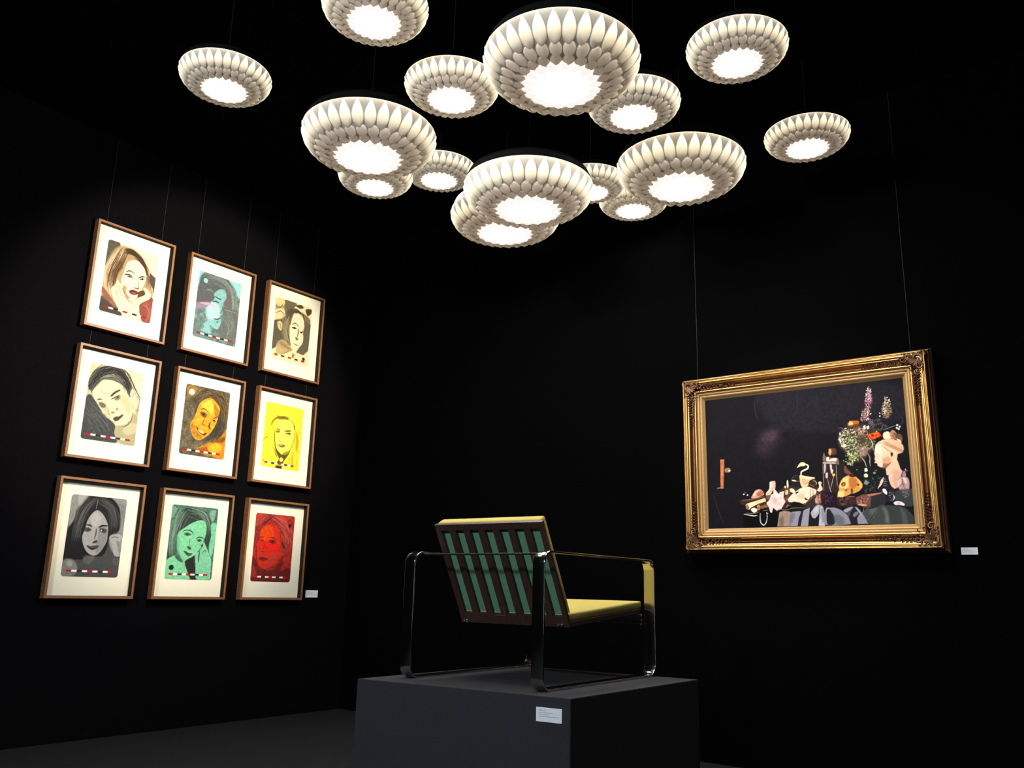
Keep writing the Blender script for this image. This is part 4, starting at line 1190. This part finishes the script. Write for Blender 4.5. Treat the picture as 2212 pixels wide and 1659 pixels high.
# ------------------------------------------------------------------ scaled pendant lamps
H0 = 0.39
def lamp_meshes():
    NT, NS = 1080, 180
    tq = np.linspace(0, np.pi / 2, 400); e = 2 / 2.1
    r0 = .42 + .58 * np.cos(tq) ** e; h0 = H0 * np.sin(tq) ** e
    L = np.r_[0, np.cumsum(np.hypot(np.diff(r0), np.diff(h0)))]; L /= L[-1]
    s = np.linspace(0, 1, NS)
    r = np.interp(s, L, r0); z = -np.interp(s, L, h0)
    tr, tz = np.gradient(r), np.gradient(z); n = np.hypot(tr, tz); nr, nz = -tz / n, tr / n     # outward normal
    if nr[0] < 0: nr, nz = -nr, -nz
    th_ = np.arange(NT) / NT * 2 * np.pi
    TH, S = np.meshgrid(th_, s)
    bump = np.zeros_like(TH); thin = .11 + .25 * np.exp(-S / .05); rosy = np.zeros_like(TH)  # thin holds painted glow: gaps dark, brighter by the rim
    rng = np.random.default_rng(3)
    def row(N, s0, s1, off, long_, A):
        u = (TH / (2 * np.pi) * N + off) % 1 * 2 - 1
        v = (S - s0) / (s1 - s0); vv = np.clip(v, 0, 1)
        if long_:
            w = np.where(v < .64, np.sin(np.pi / 2 * np.clip(vv / .64, 0, 1)) ** 1.1, np.sqrt(np.clip(1 - np.clip((v - .64) / .36, 0, 1) ** 2.7, 0, 1)))
            lift = .30 + .70 * vv
        else:
            w = np.sqrt(np.clip(1 - np.abs(2 * vv - 1) ** 2.1, 0, 1)) * (1 - .14 * (.5 - vv)); lift = .80 + .20 * vv
        w = np.where((v > 0) & (v < 1), w * .98, 0)
        q_ = np.clip(1 - (u / np.maximum(w, 1e-4)) ** 2, 0, 1) * (w > .01)
        edge = np.clip((w - np.abs(u)) / .10, 0, 1); edge = edge * edge * (3 - 2 * edge) * (w > .01)
        return A * lift * q_ ** .42, edge
    for N, s0, s1, off, lg, A, glow, ro in ((22, .735, .945, .5, False, .030, .74, 1), (27, .49, .765, .2, False, .036, .68, .8), (32, .012, .53, 0, True, .050, 1.0, 0)):
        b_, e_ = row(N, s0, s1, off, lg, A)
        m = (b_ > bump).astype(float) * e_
        tv = glow * (1 - .62 * np.clip((S - s0) / (s1 - s0) - .1, 0, 1) ** .8) if lg else glow  # glow falloff painted in, petal tips bright and bulbs dark
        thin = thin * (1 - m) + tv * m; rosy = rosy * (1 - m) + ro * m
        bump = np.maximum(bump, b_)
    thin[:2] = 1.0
    X = (r[:, None] + nr[:, None] * bump); Z = (z[:, None] + nz[:, None] * bump)
    co = np.stack([X * np.cos(TH), X * np.sin(TH), Z], -1).reshape(-1, 3)
    i = np.arange(NS * NT).reshape(NS, NT); j = np.roll(i, -1, 1)
    F = np.stack([i[:-1], j[:-1], j[1:], i[1:]], -1).reshape(-1, 4)
    me = bpy.data.meshes.new('lamp_shade')
    me.vertices.add(len(co)); me.vertices.foreach_set('co', co.ravel())
    me.loops.add(F.size); me.loops.foreach_set('vertex_index', F.ravel())
    me.polygons.add(len(F)); me.polygons.foreach_set('loop_start', np.arange(len(F)) * 4)
    me.update(calc_edges=True)
    me.polygons.foreach_set('use_smooth', np.ones(len(F), bool))
    ca = me.color_attributes.new('ink', 'FLOAT_COLOR', 'POINT')
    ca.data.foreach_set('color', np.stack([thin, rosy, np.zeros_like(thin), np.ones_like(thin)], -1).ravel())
    # ring of bright scallops around the opening
    mb = MB(); N = 18
    for k in range(N):
        a = 2 * math.pi * k / N; w = math.pi / N * 1.02; rows = []
        for iy in range(9):
            t = iy / 8; rr = .36 + .15 * t; hw = w * math.sqrt(max(0, 1 - max(0, (t - .45) / .55) ** 2)) * (.98 if t < .45 else 1)
            rows.append([mb.bm.verts.new((rr * math.cos(a + hw * u), rr * math.sin(a + hw * u), -H0 - .022 - .018 * math.sqrt(max(0, 1 - u * u)) * (1 - .6 * t))) for u in (-1, -.6, -.2, .2, .6, 1)])
        for iy in range(8):
            for ix in range(5):
                try: mb.bm.faces.new((rows[iy][ix], rows[iy][ix + 1], rows[iy + 1][ix + 1], rows[iy + 1][ix]))
                except ValueError: pass
    bmesh.ops.remove_doubles(mb.bm, verts=mb.bm.verts, dist=1e-5)
    lobes = bpy.data.meshes.new('scallop_ring'); mb.bm.to_mesh(lobes); mb.bm.free()
    for p_ in lobes.polygons: p_.use_smooth = True
    def lathe(name, P, n=96, closed=False):
        bm = bmesh.new(); R = []
        for rr, zz in P: R.append([bm.verts.new((rr * math.cos(2 * math.pi * k / n), rr * math.sin(2 * math.pi * k / n), zz)) for k in range(n)])
        for a in range(len(P) - (0 if closed else 1)):
            A, B = R[a], R[(a + 1) % len(P)]
            for k in range(n): bm.faces.new((A[k], A[(k + 1) % n], B[(k + 1) % n], B[k]))
        if not closed:
            if P[0][0] > 1e-6 and name != 'top_shell': pass
        bmesh.ops.remove_doubles(bm, verts=bm.verts, dist=1e-6)
        m_ = bpy.data.meshes.new(name); bm.to_mesh(m_); bm.free()
        for p_ in m_.polygons: p_.use_smooth = True
        return m_
    diff = lathe('diffuser', [(0, -H0 - .020), (.2, -H0 - .020), (.425, -H0 - .014)])
    top = lathe('top_shell', [(1.0, .0), (.99, .010), (.975, .015), (.97, .09), (.94, .155), (.86, .205), (.60, .235), (.06, .245), (0, .245)])
    ring = lathe('light_ring', [(.925 + .020 * math.cos(a), -.012 + .020 * math.sin(a)) for a in [i_ * math.pi / 4 for i_ in range(8)]], 64, True)
    return me, lobes, diff, top, ring
ME_SHADE, ME_LOBES, ME_DIFF, ME_TOP, ME_RING = lamp_meshes()

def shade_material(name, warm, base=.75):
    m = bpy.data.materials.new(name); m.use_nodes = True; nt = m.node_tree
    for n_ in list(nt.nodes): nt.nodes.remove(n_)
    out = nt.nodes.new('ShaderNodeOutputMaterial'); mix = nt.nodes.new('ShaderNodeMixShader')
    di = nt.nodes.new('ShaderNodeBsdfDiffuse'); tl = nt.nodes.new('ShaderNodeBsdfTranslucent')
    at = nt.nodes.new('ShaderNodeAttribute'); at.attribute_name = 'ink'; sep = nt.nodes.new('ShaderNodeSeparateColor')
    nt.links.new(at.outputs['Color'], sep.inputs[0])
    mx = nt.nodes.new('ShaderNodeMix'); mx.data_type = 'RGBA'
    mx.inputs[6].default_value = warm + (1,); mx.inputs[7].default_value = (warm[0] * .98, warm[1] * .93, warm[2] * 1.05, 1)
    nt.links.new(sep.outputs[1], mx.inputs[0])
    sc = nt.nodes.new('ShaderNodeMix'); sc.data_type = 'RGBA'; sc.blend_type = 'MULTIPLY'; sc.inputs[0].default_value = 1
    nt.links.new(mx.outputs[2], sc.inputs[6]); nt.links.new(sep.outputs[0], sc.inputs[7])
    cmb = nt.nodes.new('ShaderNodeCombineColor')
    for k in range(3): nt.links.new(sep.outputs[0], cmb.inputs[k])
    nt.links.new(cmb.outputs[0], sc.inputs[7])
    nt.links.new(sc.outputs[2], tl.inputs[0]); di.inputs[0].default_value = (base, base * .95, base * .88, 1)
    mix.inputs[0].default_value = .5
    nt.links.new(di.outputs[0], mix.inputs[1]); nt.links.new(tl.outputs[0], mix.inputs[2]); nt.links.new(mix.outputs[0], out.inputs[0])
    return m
def emission(name, color, strength):
    m = bpy.data.materials.new(name); m.use_nodes = True; nt = m.node_tree
    b = nt.nodes['Principled BSDF']; b.inputs['Base Color'].default_value = (.8, .8, .8, 1)
    b.inputs['Emission Color'].default_value = color + (1,); b.inputs['Emission Strength'].default_value = strength
    return m
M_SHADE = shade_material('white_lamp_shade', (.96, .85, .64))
M_DIFF = emission('lit_diffuser', (1.0, .97, .92), 85.0)
M_LOBE = emission('lit_scallops', (1.0, .93, .90), 0.93)
RING = {}
def ring_mat(s, colr):
    k = (s, colr)
    if k not in RING: RING[k] = emission('inner_light_ring', colr, s)
    return RING[k]
RS = 4.0
LAMPS = [  # x, y, z of the rim, diameter, ring brightness, label
 (-0.637, 3.249, 3.448, 0.46, 2.3, 'bright small petal lamp cut off by the top edge, left of the largest lamp'),
 (-1.529, 3.961, 3.547, 0.46, .85, 'small petal lamp alone at the far left above the framed prints'),
 (-0.329, 3.733, 3.380, 0.46, 2.1, 'bright small petal lamp touching the left side of the largest lamp'),
 (0.178, 3.220, 3.183, 0.662, 1.1, 'largest petal lamp at the top centre'),
 (1.010, 3.501, 3.462, 0.46, .95, 'small petal lamp alone at the upper right'),
 (0.574, 3.821, 3.365, 0.46, .80, 'small petal lamp behind the right side of the largest lamp'),
 (-0.810, 4.224, 3.376, 0.72, 1.1, 'large petal lamp on the left of the cluster'),
 (1.633, 4.361, 3.518, 0.46, .70, 'small petal lamp alone at the far right'),
 (-0.888, 4.917, 3.490, 0.46, .55, 'small petal lamp half hidden under the large left lamp'),
 (-0.523, 5.263, 3.727, 0.483, .65, 'small petal lamp between the large left lamp and the low central lamp'),
 (0.066, 4.406, 3.175, 0.72, 1.25, 'large petal lamp low in the centre, hanging lowest of the cluster'),
 (-0.070, 5.264, 3.407, 0.72, 1.0, 'large petal lamp behind and below the low central lamp'),
 (0.460, 4.880, 3.467, 0.437, .65, 'small petal lamp wedged between the low central lamp and the large right lamp'),
 (0.936, 4.463, 3.366, 0.72, 1.0, 'large petal lamp on the right of the cluster'),
 (0.787, 5.300, 3.553, 0.46, 1.9, 'bright small petal lamp peeking out beneath the large right lamp')]
cord = MB().tube([(0, 0, 0), (0, 0, 1)], 1.0, 8).build('cord', M_LAMPTOP)
ME_CORD = cord.data; bpy.data.objects.remove(cord)
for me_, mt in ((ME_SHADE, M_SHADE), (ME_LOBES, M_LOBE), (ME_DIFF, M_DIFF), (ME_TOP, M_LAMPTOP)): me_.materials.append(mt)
ME_RING.materials.append(ring_mat(RS, (1.0, .90, .74)))
rngl = random.Random(2)
for x, y, z, D, g, lab in LAMPS:
    R_ = D / 2
    root = empty('pendant_lamp', None, lab, 'lamp', 'cluster of petal-covered pendant lamps')
    root.location = (x, y, z)
    rz = rngl.uniform(0, 6.28)
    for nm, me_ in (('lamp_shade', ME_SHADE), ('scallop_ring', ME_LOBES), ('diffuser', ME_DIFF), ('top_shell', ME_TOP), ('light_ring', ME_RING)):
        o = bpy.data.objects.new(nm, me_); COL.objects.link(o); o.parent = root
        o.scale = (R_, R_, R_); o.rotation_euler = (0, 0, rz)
        if nm == 'light_ring':
            o.material_slots[0].link = 'OBJECT'; o.material_slots[0].material = ring_mat(RS * g, (1.0, .92, .80) if g > 1.5 else (1.0, .90, .74))
    o = bpy.data.objects.new('cord', ME_CORD); COL.objects.link(o); o.parent = root
    o.location = (0, 0, .24 * R_); o.scale = (.003, .003, HC - z - .24 * R_ - .002)
